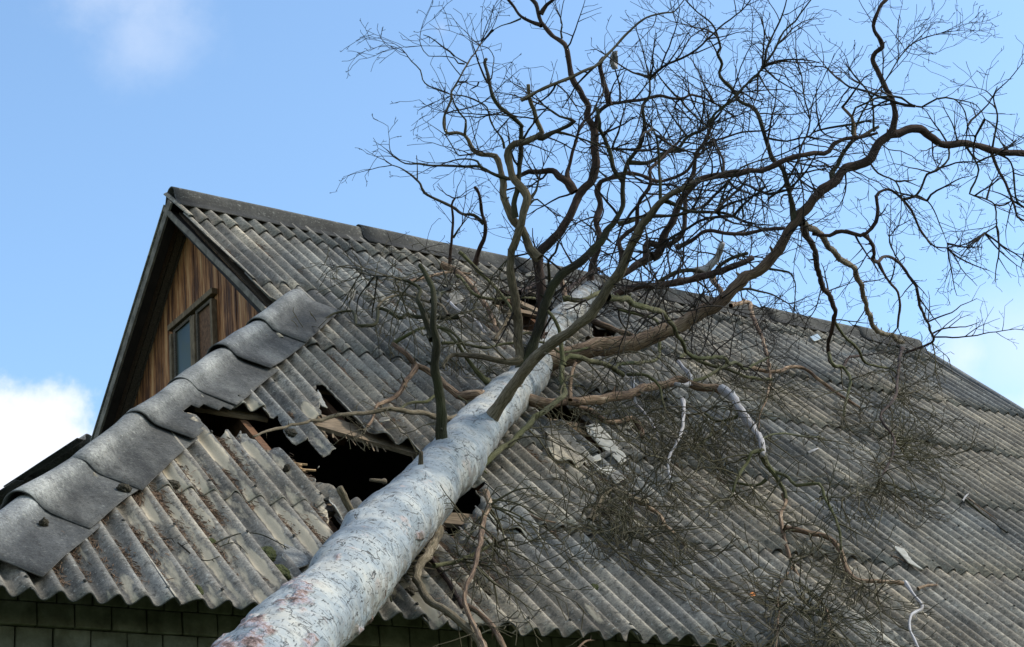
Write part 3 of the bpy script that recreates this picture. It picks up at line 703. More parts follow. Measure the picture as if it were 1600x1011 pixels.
for i, (p, r) in enumerate(zip(TP, TR)):
    dd = (TP[min(i + 1, len(TP) - 1)] - TP[max(i - 1, 0)]).normalized(); u = (u - dd * u.dot(dd)).normalized(); v = dd.cross(u)
    if i: ln += (p - TP[i - 1]).length
    for k in range(sides + 1):
        if k == sides: V.append(V[i * K].copy()); U.append((1 * 1.5, ln)); colr.append(colr[i * K]); continue
        a = 2 * PI * k / sides; o = u * math.cos(a) + v * math.sin(a); q = p + o * r
        h = noise.noise(q * 1.6) * .04 + noise.noise(q * 5) * .018 + noise.noise(q * 14) * .004 + noise.noise(Vector((a * 1.2, ln * 9, 3))) * .006
        h += .012 * max(0, noise.noise(Vector((a * .5, ln * 1.7, 9)))) 
        kn = 0.; 
        for kp, kr in knots:
            rr_ = kr / FPX * 12; d2 = (q - kp).length / (rr_ * 1.6)
            if d2 < 2: h += (.045 if r > .2 else .02) * math.exp(-d2 * d2 * 1.4); kn = max(kn, max(0, 1 - d2 * 2.4))
        bk = 0.
        x_, y_, z_ = topx(q)
        if o.dot(FW) < .25:
            for bx_, by_, br_ in PATCH:
                dq = math.hypot(x_ - bx_, y_ - by_) / br_
                if dq < 1.6: bk = max(bk, 1 - dq + noise.noise(q * 11) * .55 + noise.noise(q * 30) * .45)
        bk = 1. if bk > .22 + .5 * max(0, noise.noise(q * 5)) else 0.
        if bk: h += .007 + .012 * abs(noise.noise(q * 22)) + .006 * noise.noise(q * 55)
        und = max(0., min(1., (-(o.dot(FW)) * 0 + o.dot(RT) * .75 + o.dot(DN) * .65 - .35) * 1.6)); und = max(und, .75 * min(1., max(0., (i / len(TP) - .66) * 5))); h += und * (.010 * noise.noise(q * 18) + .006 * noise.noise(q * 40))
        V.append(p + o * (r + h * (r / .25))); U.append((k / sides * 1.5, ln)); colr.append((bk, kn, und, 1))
for i in range(len(TP) - 1):
    for k in range(sides): F.append((i * K + k, i * K + k + 1, (i + 1) * K + k + 1, (i + 1) * K + k))
me = mesh('trunk', V, F, U); ca_ = me.color_attributes.new('bark', 'FLOAT_COLOR', 'POINT'); ca_.data.foreach_set('color', [c for w in colr for c in w])
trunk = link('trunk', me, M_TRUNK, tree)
# lifted bark flakes near the foot
fl = 0
for fx, fy, fw, fh, rt in ((432, 968, 17, 10, .5), (470, 925, 13, 6, -.3), (405, 990, 15, 9, .9), (452, 945, 12, 6, .2), (500, 900, 9, 5, -.5), (590, 935, 9, 18, .4), (575, 960, 8, 14, .1), (650, 833, 10, 7, .7), (380, 1003, 14, 8, .3), (606, 900, 4, 20, .1), (528, 868, 10, 6, 0), (488, 985, 12, 8, 1.)):
    best = None
    for i in range(0, len(TP), 3):
        q = TP[i]; x_, y_, z_ = topx(q); dd_ = math.hypot(x_ - fx, y_ - fy)
        if best is None or dd_ < best[0]: best = (dd_, z_, TR[i])
    off = min(best[0] / FPX * best[1], best[2] * .95); dep = best[1] - math.sqrt(max(0, best[2] ** 2 - off ** 2)) - .028
    Vf = []; n_ = 14
    for k in range(n_):
        a = 2 * PI * k / n_; rr_ = 1 + rng.uniform(-.35, .35); x_ = math.cos(a) * fw * rr_; y_ = math.sin(a) * fh * rr_
        Vf.append(at(fx + x_ * math.cos(rt) - y_ * math.sin(rt), fy + x_ * math.sin(rt) + y_ * math.cos(rt), dep + rng.uniform(-.012, .012)))
    Vf.append(at(fx, fy, dep - .012)); Ff = [(k, (k + 1) % n_, n_) for k in range(n_)]
    me = mesh('bark_flake', Vf, Ff, smooth=False); o = link('bark_flake', me, simple('flake_bark_%d' % fl, (.10, .05, .035), (.38, .27, .22), 40), trunk) if fl == 0 else link('bark_flake', me, bpy.data.materials['flake_bark_0'], trunk)
    mo = o.modifiers.new('thickness', 'SOLIDIFY'); mo.thickness = .009; fl += 1

# limbs: material | width start, end | depth start, depth change or height over the roof | shoots | pixels
LIMBS = '''
d|18 14 9 7|t|d-.1|1|692,706 693,659 687,609 678,560 682,540 677,510 677,487 678,464 673,442 661,419 656,412
d|11 9 6 4|p|d.1|1|677,530 673,522 666,505 655,476 651,467 657,451 643,440 628,437
d|7 6 5 3|n.45|n.06|1|716,494 676,495 647,494 636,492 622,497 606,487 591,483 588,505 570,508 558,506 554,490 549,485 529,487 508,497 490,508
t|5 4 3|n.5|n.35|0|700,494 688,476 668,471 643,464 629,461 604,467 590,480
d|3 2 1.5|p|n.3|1|655,447 640,439 615,433 588,432 567,423 543,418 522,416
d|3 2|p|p|0|590,432 586,458 581,496
d|3 1.5|p|p|1|583,434 561,465 557,487
d|1.6 1|p|n.1|0|587,508 591,531 593,558
d|7 4|p|n.4|1|676,470 691,458 702,448 712,436
t|11 9 8 6 4|t|n.3|0|714,655 698,655 682,651 659,643 635,640 605,640 576,645 540,647 498,655 439,665 400,682
o|15 13 10 8 6|t|n.25|1|752,622 748,619 724,623 704,611 678,589 659,576 648,570 633,554 617,540 613,536
g|6 5 4|p|n.35|1|615,537 622,531 638,521 659,513 686,513 700,517 709,522 722,536 728,545
o|10 8 6 4|p|n.03|1|648,573 647,576 635,597 625,615 605,627 589,635 583,651 574,669
g|6 5 4|n.1|n.08|0|692,618 678,621 667,629 651,630 635,633 627,640
t|11 9 7 5|n.45|n.25|1|812,560 800,562 757,559 730,556 710,557 696,566 692,574
g|9 7 5 4|t|n.4|1|761,595 746,580 734,564 722,548 710,532 690,515 681,508
t|22 20 17 16 17 15 12 9 7|t|d-.6|2|758,674 777,643 800,610 822,574 840,555 862,538 888,518 917,497 940,475 952,452 970,422 980,395 998,360 1018,334 1036,314 1054,302 1076,290 1092,277
d|6 5 4 2|p|d.2|2|1034,314 1032,310 1030,280 1030,252 1026,220 1018,200
d|6 5 3|p|d-.2|2|1038,314 1060,322 1080,330 1110,330 1134,332 1152,338 1162,343
d|5 4 3|p|d.2|2|1018,338 1042,337 1060,334 1078,330 1092,325
g|11 9 7 6 5 4|p|n.35|2|948,464 970,464 990,472 1010,480 1026,486 1044,498 1054,514 1066,532 1074,550 1096,560 1130,560 1140,568 1154,568 1162,576 1172,574 1198,558
t|17 15 13 12 13 11 10 8 6|t|d-.3|1|815,590 813,566 811,528 807,489 803,449 798,400 804,380 814,350 820,320 820,308 810,290 800,276 796,256 796,238 804,226 822,219 838,212 844,205 842,196 836,176 828,156 824,130
d|8 6 4 3|p|d-.1|2|842,214 846,216 860,208 878,201 894,192 898,190 890,186 874,182 862,172 852,164
d|4 3 3 2|p|d.1|2|868,206 900,214 916,220 930,226 956,232
d|9 8 7 6 5|p|d.2|1|806,340 802,318 806,300 812,276 815,240 814,200 816,197 800,180 782,168 770,150 762,120 758,100 761,93
d|5 4 3|p|d.1|1|825,316 832,306 838,298 842,282
d|4 3 2|p|d.1|1|825,322 834,313 840,312 852,322 863,331
t|14 12 10 8 6 4 3 2|p|d.3|2|842,404 838,398 826,380 816,358 802,338 790,318 784,300 786,284 780,260 774,244 758,241 746,238 736,226 726,212 714,208 698,210 692,200 696,180 708,158 706,148 710,136 722,114 730,99 742,84 752,66
d|4 3 2 1.5|p|d.2|1|726,210 728,198 728,188 718,176 710,160 706,148 684,138 670,134 660,124 656,110 642,96 634,84
d|3.5 3 2|p|d.2|1|788,232 784,216 772,200 766,186 762,168 750,160 730,152 706,149
d|2 1.5 1|p|d0|1|730,99 710,88 694,74 660,72
d|2.2 1.5 1|p|d0|1|726,100 716,99 710,91 690,88 670,88 662,80 656,64 658,46
d|3 2|p|d0|1|746,238 740,240 718,243 714,240 696,212
d|6 5 4 3 2|p|d-.2|1|792,280 782,276 766,270 750,260 730,259 700,259 676,258 650,254 632,253 614,245
d|4 3 2|p|d.1|1|752,262 748,256 746,252 734,248 718,248 698,254
d|2 1.5|p|d0|1|748,128 746,134 734,141 742,146 750,160
d|2 1.5|p|d0|1|762,130 768,122 770,104 772,90 764,76 752,72
r|12 10 8 6|p|d.2|1|898,300 888,286 874,278 862,266 840,267 828,267 816,276 800,280 790,280
r|18 16 15 13 14 11 9 8 7 6|t|d.5|1|843,545 846,498 846,479 844,439 843,410 842,396 860,376 878,360 894,336 900,312 908,296 922,282 928,262 930,240 930,215 928,197 920,184 920,166 912,152 900,134 892,116 888,96 884,76 874,64 860,54 848,40 840,20 836,6 822,-8
r|6 5 4|p|d.1|1|846,40 842,38 830,34 814,26 804,12 790,-6
d|2.6 2 1.5|p|d0|0|814,29 798,36 784,40 771,47
r|6 5|p|d0|1|845,22 854,8 872,-4
d|3 2|p|d0|1|878,60 876,50 878,38 876,28
r|7 6 5 4|p|d.3|1|888,284 887,270 888,260 894,236 906,200 918,186 930,172
t|5 6 5 4 3 2|p|d-.4|2|814,157 840,142 870,130 890,121 910,112 930,104 942,94 956,78 976,56 990,44 1006,30 1018,24 1042,20 1052,20 1070,-2
r|8 7 6|p|d0|2|952,164 948,144 942,120 938,100 944,88
r|7 6 5 5 4 3|p|d-.2|3|930,206 934,190 938,176 952,162 970,159 996,155 1010,153 1030,150 1050,154 1070,152 1082,148 1104,156 1120,164
d|18 16 14 13 12 10 8 7 5 3|p|d.1|1|812,585 826,558 840,522 854,479 864,449 878,425 900,410 923,390 941,375 950,360 964,344 972,320 976,280 984,256 998,226 1003,200 1004,170 1016,150 1016,120
d|7 6 5|p|d.1|1|974,282 960,264 952,236 942,212 936,200 938,192 934,168
d|6 6 5 5 4 4 3 2|p|d.3|3|984,254 1010,254 1026,248 1042,238 1060,232 1074,214 1100,202 1110,192 1116,180 1130,166 1150,148 1170,128 1192,104 1200,74 1210,50 1224,16 1230,-4
d|3.5 3 2|p|d.1|2|1190,106 1210,80 1224,50 1242,34 1250,22 1270,-4
d|7 6 5|p|d.1|1|966,350 990,344 1006,338 1022,328
b|30 28 29 27 24 21 19 17 15 14 13 12 11 10 9|t|d1.2|1|845,566 860,563 888,556 920,546 950,540 970,539 1000,531 1020,526 1042,518 1066,508 1096,490 1120,476 1140,460 1160,436 1190,418 1214,392 1240,350 1272,307 1300,285 1322,263 1355,248 1372,224 1392,211 1416,201 1438,202 1453,215 1475,227 1517,224 1543,232 1556,237 1600,240 1640,238
r|9 8 7 6|p|d-.1|1|1392,209 1399,186 1401,171 1394,153 1383,133 1368,105 1362,92 1366,81 1376,74 1375,63 1366,48 1366,31 1379,7 1392,-5
d|9 7 6 5|p|d.2|2|1302,291 1300,270 1309,259 1322,235 1335,220 1355,207 1372,200
d|4 3 2 1.5|p|d.2|3|1337,218 1337,197 1359,157 1381,131 1407,87 1436,63 1469,52
r|14 12 11 11 9 8 6 5|p|d.2|2|1020,402 1030,396 1038,370 1048,344 1062,314 1078,294 1096,280 1130,278 1150,274 1170,268 1190,266 1214,254 1240,244 1289,240 1302,226 1322,216 1348,212 1370,204
r|12 12 11 12 12|p|d.1|1|928,462 950,445 970,430 990,418 1010,406 1022,398
r|12 9 7 6 5|p|d.3|2|1012,404 1012,380 1038,382 1054,374 1066,364 1070,340 1072,300 1082,270 1088,240 1100,220 1110,200 1116,180
r|7 6 6 6 5|p|d-.3|2|1056,386 1076,378 1096,364 1110,360 1130,364 1160,366 1190,360 1226,358
r|12 10 10 8 7|p|d.2|1|925,455 923,447 921,424 931,400 934,370 932,344 938,324 934,300 938,284 950,280 962,276 980,270
r|6 6 5 4|p|d.2|2|978,270 998,274 1026,284 1042,281 1070,268 1084,250 1094,240
r|8 7 6 5 4|p|d.2|1|972,412 970,396 966,376 982,362 996,352 998,320 1010,302 1018,286 1018,264 1030,250 1044,236 1060,220
d|8 8 7 6 5 4 3 2|p|d.2|2|1240,345 1238,334 1234,304 1224,264 1210,248 1198,220 1190,200 1180,172 1156,158 1146,142 1124,120 1128,100 1120,84 1126,74 1122,58 1112,36 1090,20 1068,-2
r|4 3 3|p|d0|2|1100,225 1130,216 1160,207 1190,205
d|3 3 4|p|d0|2|1200,216 1230,221 1250,216 1263,214 1272,206 1294,200 1320,196 1350,190
d|3.5 3 2|p|d0|1|1120,332 1132,296 1146,274 1160,262 1190,250 1214,244 1234,236
d|3 2.5 2|p|d0|1|1162,340 1160,320 1158,294 1166,282 1184,276 1198,296 1200,310
r|11 10 9 8 7 6 5 4|p|n.2|1|1252,345 1254,353 1265,375 1274,400 1278,422 1283,444 1294,461 1305,485 1303,505 1300,522 1295,549 1302,568 1316,573 1327,560 1344,553
g|5 4 3|p|n.1|1|1303,500 1322,527 1342,547 1351,566 1370,573 1394,577 1403,586
t|11 10 9 8 8 7|p|n.12|1|1252,348 1257,351 1278,364 1294,382 1307,398 1327,413 1340,431 1348,455 1355,481 1362,501 1372,516 1392,525 1410,535
r|5 7 6 6 5 4 4 3 2|p|d.3|1|1270,365 1296,368 1307,362 1324,362 1344,368 1353,364 1368,347 1372,327 1370,307 1381,296 1394,296 1408,309 1423,329 1436,357 1447,373 1460,386 1480,388
r|6 6 5 5 4 4|p|n.25|1|1349,366 1362,382 1365,397 1362,404 1372,409 1381,402 1392,402 1407,413 1421,433 1432,452 1438,477 1445,494 1453,512 1458,531 1447,540 1416,551
r|5 4 3.5|p|d.2|1|1372,409 1381,426 1390,442 1403,457 1407,477 1405,494 1403,512
d|4 3.5 3|p|d0|1|1408,312 1432,305 1443,287 1449,272 1464,266 1482,248 1482,230
d|3 2.5|p|d0|1|1357,250 1372,270 1399,283 1408,303
d|2.5 2 1.2|p|d0|2|1432,305 1449,314 1460,329 1471,357 1480,381
r|5 4.5 4 3|p|d0|3|1547,233 1558,261 1572,287 1585,322 1589,338 1604,346
d|3.5 3|p|d0|2|1558,240 1574,248 1582,263 1585,287 1589,314 1606,328
d|3.5 3 2|p|d.1|2|1508,226 1512,233 1523,250 1529,266 1523,285 1515,303 1534,308 1554,320 1556,342 1556,353 1539,364
d|3 3 3|p|d0|2|1526,254 1543,246 1556,243 1562,238
d|3.5 3 2 1.2|p|d-.2|1|1550,234 1556,200 1558,179 1552,153 1561,138 1578,122 1596,101
d|1.8 1.2|p|d0|1|1552,153 1541,142 1528,138
d|4 3|p|d0|2|1366,206 1364,197 1362,153 1348,131
d|4 3.5 3 2|p|d.1|2|1332,210 1332,180 1337,168 1355,160 1368,153 1386,151 1408,153 1421,162 1440,167 1464,155 1491,155 1508,175 1512,197
d|2 1.5|p|d0|2|1491,155 1526,164 1539,186
o|6 5 4|p|d0|0|1335,213 1333,197 1331,182 1318,168
o|16 15 15 14 13 13 12|n.16|n.35|1|826,624 836,628 859,631 899,627 938,623 978,617 1008,607 1037,599 1060,595 1090,604 1115,605 1134,611
w|12 13 12 11 10|p|n.3|1|1128,608 1138,615 1149,627 1162,649 1179,673 1190,693 1192,712
g|10 9 7 6|p|n.15|2|1190,708 1197,722 1203,736 1220,760 1227,778
o|6 6 5 4 3|p|n.08|2|1224,772 1227,785 1220,807 1227,842 1235,867 1240,884 1252,909 1264,924 1290,950 1300,990
o|4 3 3|p|n.15|3|1237,886 1217,919 1217,959 1212,1014
o|7 8 8 8 7 7 6|n.10|n.12|2|1226,824 1254,832 1287,837 1309,852 1317,869 1322,887 1339,906 1369,909 1403,911 1416,911
w|6 5 5 4|p|n.12|1|1414,910 1428,934 1440,951 1423,961 1421,979 1428,996 1436,1016
g|5 5 4|p|n.15|2|1203,736 1231,745 1244,758 1279,756 1287,775 1302,802 1312,832 1314,859
d|4 3 3|p|n.3|2|1282,777 1319,775 1354,760 1376,745
r|6 5 4 4 3|n.35|n.2|2|1410,545 1406,560 1398,620 1376,650 1398,692 1376,752
g|14 12 10 9 9 8 9 8 7|t|n.3|2|728,733 740,730 760,719 780,704 810,679 845,647 875,621 883,608 879,589 879,566 891,558 919,562 942,570 962,580 974,587
g|5 4 4|p|n.25|2|980,585 1013,587 1031,605 1033,619 1040,640
g|6 6 5|p|n.3|1|960,578 972,568 1008,566 1027,560 1031,542
g|5 5 5 4|p|n.4|2|1031,545 1030,520 1026,500 996,492 966,484
g|7 6 5|p|n.75|1|880,572 876,538 874,514 864,493 852,483
o|6 6 5|n.3|n.5|0|891,625 891,619 893,589 899,566
o|7 9 9 9 8|n.08|n.08|1|901,637 922,641 948,659 974,657 990,655 1000,667 1004,682
w|5 5 5 4|n.2|n.08|2|988,591 992,629 1004,643 1019,663 1031,690
w|6 6 5 4 3|n.3|n.12|2|1066,625 1068,632 1068,654 1062,682 1047,712 1042,734 1049,756
t|10 10 11 12 12|n.06|n.12|2|920,815 933,787 944,770 957,763 976,772 996,780 1009,783
o|6 6 5 4|n.08|n.05|1|1011,791 1031,804 1041,822 1061,839 1074,852
r|5 5 4|n.06|n.05|0|944,796 970,807 998,807
o|8 9 9 7 7 8 9|n.3|n.3|2|758,768 762,775 767,791 754,815 746,861 743,890 730,917 727,944 741,976 754,1005 765,1040
t|15 14 12 13 14|n.12|n.25|1|684,828 671,861 652,890 655,917 679,944 708,965 735,984 749,1008 760,1040
o|7 8 9 9|n.2|n.2|1|728,946 738,952 762,971 781,997 795,1030
g|7 7 6 5|n.12|n.12|2|678,884 711,877 741,866 770,850
r|8 8 7|n.05|n.06|0|672,870 695,901 714,933 722,950
r|8 7 6 5 5|n.2|d-.4|1|742,412 746,396 758,370 758,348 752,332 748,300 742,292
d|6 5 5 4 3 2|p|d-.2|1|756,350 740,337 722,335 708,324 690,314 664,301 658,288 650,280 630,265 612,259
d|2 1.5|p|d0|0|652,281 652,262 651,243
r|5 4 3|n.2|d-.2|1|703,412 704,398 705,372 707,340 706,320 711,311
d|3 2|p|d0|1|708,372 716,358 722,350
o|9 8 7 6|n.1|n.15|1|690,414 710,423 730,439 749,463 763,483 773,503 778,520
g|5 6 5 5|n.6|n.35|2|718,394 730,406 755,431 777,453 797,479 803,492
g|5 5 4|n.4|n.3|1|712,430 720,435 741,459 769,467 801,465 836,465
t|7 7 6|n.3|n.1|0|798,485 789,507 779,520 772,532
g|4 4 4|n.2|n.3|1|690,536 720,538 759,544 781,538 805,536
g|4 4 4|p|n.4|1|809,522 836,521 840,534 858,538 872,550 898,548 918,544
r|7 7 6|n.2|n.3|1|884,455 916,431 935,420
o|10 9 9 8|n.1|n.3|0|880,497 884,475 878,445 868,431
g|8 7 7|n.35|n.5|1|880,467 888,467 908,470 927,463 950,447
d|5 5 4 4|n.6|d-.3|1|856,470 858,439 856,408 868,394 872,380
r|7 6 6|n.15|n.1|0|811,457 829,447 845,440
r|11 11 11 10 9|n.35|d-.2|1|965,462 974,452 1010,446 1050,442 1090,434 1130,422 1156,412 1176,402
d|7 7 7 6 6|n.4|d-.4|1|1010,456 1020,448 1038,434 1054,426 1080,422 1100,426 1114,432 1122,418 1140,406 1168,396
w|14 12 8|n.3|d-.1|0|1088,428 1094,424 1106,418 1120,404 1122,398 1128,380
o|9 8 7|n.25|n.2|0|1114,434 1118,442 1130,460
o|9 9 8|n.06|n.06|0|925,500 930,504 960,516 990,528 1006,534
t|9 9 8|n.1|n.08|0|918,530 960,534 990,532
o|7 7 6 5 5|n.25|n.2|1|1142,478 1170,472 1176,494 1188,518 1196,544 1202,574
o|5 4 3 2|p|n.1|1|1202,570 1202,597 1199,621 1190,640 1184,671
o|6 6 5 5 4|n.18|n.03|1|1171,575 1214,581 1236,573 1258,577 1279,593 1301,610 1345,638
w|5 7 7 6|n.3|n.3|0|1060,565 1067,575 1077,584 1079,597 1068,603 1053,599
g|5 4 4 4 3|p|n.15|3|1155,650 1138,656 1118,658 1107,649 1101,645 1079,647
g|4 3|p|n.1|3|1116,660 1107,684 1090,697
g|7 6 5 4|p|n.1|3|1192,704 1175,708 1166,725 1151,747 1147,769
g|5 4 4|p|n.08|3|1197,749 1179,758 1153,754
g|3 3 2.5|p|n.12|2|1190,686 1216,677 1258,682 1279,683
g|5 5 4|n.35|n.1|2|1295,552 1303,571 1318,573 1329,593 1323,621 1318,651
g|7 6 5 5|n.25|n.2|2|1060,565 1074,552 1096,566 1130,575 1171,590 1205,592
g|6 5 4|n.3|n.15|3|1140,568 1120,580 1095,592 1060,600 1040,605
d|5 5 4 3 2|n.35|d-.3|2|1128,462 1150,454 1166,451 1182,454 1206,460 1232,474
d|5 4 3 2 1.5|p|d.1|2|1196,416 1204,420 1232,425 1240,436 1244,448 1243,474
'''
# extra twiggy side branches that hang over the roof right of the trunk: start | end | count
limb_pts = []          # (px, py, depth, limb index) for attaching
def nearest(x, y):
    b = min(limb_pts, key=lambda q: (q[0] - x) ** 2 + (q[1] - y) ** 2); return b
def nearest_depth(x, y):
    b = nearest(x, y)
    near = [q for q in limb_pts if (q[0] - x) ** 2 + (q[1] - y) ** 2 < ((b[0] - x) ** 2 + (b[1] - y) ** 2) ** 1 + 30]
    return b[2]
for i in range(0, len(TP), 4):
    x_, y_, z_ = topx(TP[i]); limb_pts.append((x_, y_, z_, -1, TR[i]))
def clampd(x, y, z, n=.035):
    rd = roof_depth(x, y, n)
    if rd > 0 and z > rd and rd < 23.2: return rd
    return z
limbs = []
for li, row in enumerate(r for r in LIMBS.strip().split('\n')):
    mt, ws, z0, z1, tw, pts = row.split('|'); ws = [float(w) for w in ws.split()]; pts = [tuple(float(c) for c in p.split(',')) for p in pts.split()]
    x, y = pts[0]
    par = None
    if z0[0] == 'n': d0 = roof_depth(x, y, float(z0[1:]))
    elif z0 == 'p': b = nearest(x, y); d0 = b[2]; par = b[3]
    else:
        b = min((q for q in limb_pts if q[3] == -1), key=lambda q: (q[0] - x) ** 2 + (q[1] - y) ** 2)
        off = min(math.hypot(b[0] - x, b[1] - y) / FPX * b[2], b[4] * .98); d0 = b[2] - math.sqrt(b[4] ** 2 - off ** 2) + .03
    xe, ye = pts[-1]
    if z1[0] == 'n': d1 = roof_depth(xe, ye, float(z1[1:]))
    elif z1 == 'p': d1 = nearest(xe, ye)[2]
    else: d1 = d0 + float(z1[1:])
    acc = [0.]
    for p, q in zip(pts[:-1], pts[1:]): acc.append(acc[-1] + math.hypot(q[0] - p[0], q[1] - p[1]))
    P3 = []
    wob = random.Random(li)
    ph1, am = wob.uniform(0, 6), min(.12, acc[-1] * .0006)
    for p, s in zip(pts, acc):
        f = s / acc[-1]; z = d0 + (d1 - d0) * f
        if z0[0] == 'n' and z1[0] == 'n':
            nn_ = float(z0[1:]) * (1 - f) + float(z1[1:]) * f; z = roof_depth(p[0], p[1], nn_)
        z += math.sin(f * 9 + ph1) * am * f
        P3.append(at(p[0], p[1], clampd(p[0], p[1], z, max(.03, ws[0] / 2 * z / FPX * .6))))
    if z0 == 't': P3.insert(0, P3[0] + FW * .10)
    Q, tt = catmull(P3, .05 if ws[0] > 5 else .07)
    Q = [q + noise.noise_vector(q * 3.1) * min(.02, .35 * ws[0] / 200) * 1.2 + noise.noise_vector(q * 8.3) * min(.014, ws[0] * .0011) if 0 < i_ else q for i_, q in enumerate(Q)]
    Rr = []
    for q, t_ in zip(Q, tt):
        f = t_ * (len(ws) - 1); i = min(int(f), len(ws) - 2); w = ws[i] + (ws[i + 1] - ws[i]) * (f - i); Rr.append(rad(q, w) * (1 + (.45 if z0 == 't' else .3) * math.exp(-((q - Q[0]).length / (.06 + .004 * ws[0])) ** 2)))
    limbs.append(dict(mt=mt, P=Q, R=Rr, tw=int(tw), w=ws, par=par, pts=pts, idx=li))
    for q, r in list(zip(Q, Rr))[::2]:
        x_, y_, z_ = topx(q); limb_pts.append((x_, y_, z_, li, r))
    x_, y_, z_ = topx(Q[-1]); limb_pts.append((x_, y_, z_, li, Rr[-1]))

# build limb meshes: the thick ones are parts of the tree, thinner ones sit under the limb they grow from
def root_of(l):
    k = 0
    while l['par'] is not None and l['par'] >= 0 and k < 10: l = limbs[l['par']]; k += 1
    return l
tops = [l for l in limbs if l['par'] is None or l['par'] < 0]
def nubs(t, l):
    r = random.Random(l['idx'] + 50); P, Rr = l['P'], l['R']; nxt = r.uniform(.1, .3); s = 0.
    for i in range(2, len(P) - 1):
        s += (P[i] - P[i - 1]).length
        if s > nxt:
            s = 0; nxt = r.uniform(.06, .28) * (1 if l['w'][0] < 10 else 1.8)
            e = (P[i + 1] - P[i - 1]).normalized(); ax = Vector((r.gauss(0, 1), r.gauss(0, 1), r.gauss(0, 1))); ax = (ax - e * ax.dot(e)).normalized()
            d = (ax + e * r.uniform(-.2, .9)).normalized(); q = P[i] + ax * Rr[i] * .6; R0 = max(.002, Rr[i] * r.uniform(.22, .42)); ln = Rr[i] * .4 + r.uniform(.012, .05)
            t.tube([q, q + d * ln * .6, q + d * ln + ax * .004], [R0, R0 * .7, R0 * .35], 5, seed=i)
for l in tops:
    t = Tubes(); sd_ = 14 if l['w'][0] > 12 else 9
    t.tube(l['P'], l['R'], sd_, rough=.26, seed=l['idx']); nubs(t, l); l['obj'] = t.build('limb', MATS[l['mt']], tree)
for l in limbs:
    if 'obj' in l: continue
    t = Tubes(); t.tube(l['P'], l['R'], 8 if l['w'][0] > 5 else 6, rough=.26, seed=l['idx']); nubs(t, l); l['obj'] = t.build('branch', MATS[l['mt']], root_of(l)['obj'])

# twigs
def twig(T, p, d, ln, r, depth, rg, grav, floor):
    mn = .0019 if grav > 0 else .0026
    sg = .14 if grav > 0 else .16
    """one crooked twig; returns nothing, adds to T"""
    n = max(3, int(ln / .065)); P = [p.copy()]; Rr = [r]; dd = d.normalized(); seg = ln / n; kids = []
    curl = Vector((rg.uniform(-1, 1), rg.uniform(-1, 1), rg.uniform(-1, 1))) * .02
    for i in range(n):
        dd = (dd + Vector((rg.gauss(0, 1), rg.gauss(0, 1), rg.gauss(0, 1))) * sg + curl + Vector((0, 0, grav))).normalized()
        q = P[-1] + dd * seg
        if floor:
            h = q.dot(NRM)
            if h < .045 and q.y < RY: q += NRM * (.045 - h); dd = (dd - NRM * min(0, dd.dot(NRM)) * 1.1).normalized()
        P.append(q); Rr.append(max(mn, r * (1 - .66 * (i + 1) / n)))
        if depth > 0 and i > 0 and rg.random() < (.62 if depth > 1 else .5): kids.append((q.copy(), dd.copy(), Rr[-1], (1 - .5 * i / n)))
    T.tube(P, Rr, 4 if r < .006 else 5, cap=False)
    for q, e, rr_, f in kids:
        ax = Vector((rg.gauss(0, 1), rg.gauss(0, 1), rg.gauss(0, 1))); ax = (ax - e * ax.dot(e)).normalized(); an = R(rg.uniform(28, 65))
        twig(T, q, e * math.cos(an) + ax * math.sin(an), ln * rg.uniform(.28, .6) * f, max(mn, rr_ * .74), depth - 1, rg, grav, floor)
NT = 0
for l in limbs:
    if not l['tw']: continue
    rg = random.Random(900 + l['idx']); P, Rr = l['P'], l['R']; T = l.get('T') or Tubes()
    tot = sum((b - a).length for a, b in zip(P[:-1], P[1:])); lev = l['tw']
    big = l['w'][0]
    rate = {1: 2.2, 2: 6.0, 3: 11.0}[lev]
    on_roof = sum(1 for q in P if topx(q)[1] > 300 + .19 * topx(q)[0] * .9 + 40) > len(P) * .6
    k = max(1, int(tot * rate * (.6 if on_roof else 1)))
    for j in range(k):
        i = int((rg.random() ** (.75 if big < 12 else .55)) * (len(P) - 2)) + 1
        if big >= 12 and i < len(P) * .12: continue
        e = (P[min(i + 1, len(P) - 1)] - P[i - 1]).normalized(); ax = Vector((rg.gauss(0, 1), rg.gauss(0, 1), rg.gauss(0, 1)))
        ax = ax - FW * ax.dot(FW) * .35; ax = (ax - e * ax.dot(e)).normalized(); an = R(rg.uniform(35, 75))
        f = i / len(P); long_ = rg.random() < (.12, .34, .5)[lev - 1]
        ln = rg.uniform(.45, 1.0) if long_ else rg.uniform(.08, .4)
        r0_ = min(Rr[i] * .6, .0068 if long_ else .0036)
        twig(T, P[i] + ax * Rr[i] * .5, e * math.cos(an) + ax * math.sin(an), ln, r0_, 3 if long_ else 2, rg, -.05 if on_roof else .025, True)
    # twigs at the tip
    if l['w'][-1] < 4.5:
        for j in range(3 if lev == 1 else 5):
            e = (P[-1] - P[-3]).normalized(); ax = Vector((rg.gauss(0, 1), rg.gauss(0, 1), rg.gauss(0, 1))); ax = (ax - e * ax.dot(e)).normalized(); an = R(rg.uniform(5, 40))
            twig(T, P[-1], e * math.cos(an) + ax * math.sin(an), rg.uniform(.2, .55), min(Rr[-1] * .8, .005), 3, rg, -.05 if on_roof else .015, True)
    l['T'] = T; l['roofy'] = on_roof
# merge the twigs of a limb and its branches into one mass each
mass = {}
for l in limbs:
    if 'T' not in l: continue
    key = (root_of(l)['idx'], l['roofy']); M_ = mass.setdefault(key, Tubes()); b = len(M_.V)
    M_.V += l['T'].V; M_.U += l['T'].U; M_.F += [tuple(i + b for i in f) for f in l['T'].F]; NT += len(l['T'].F)
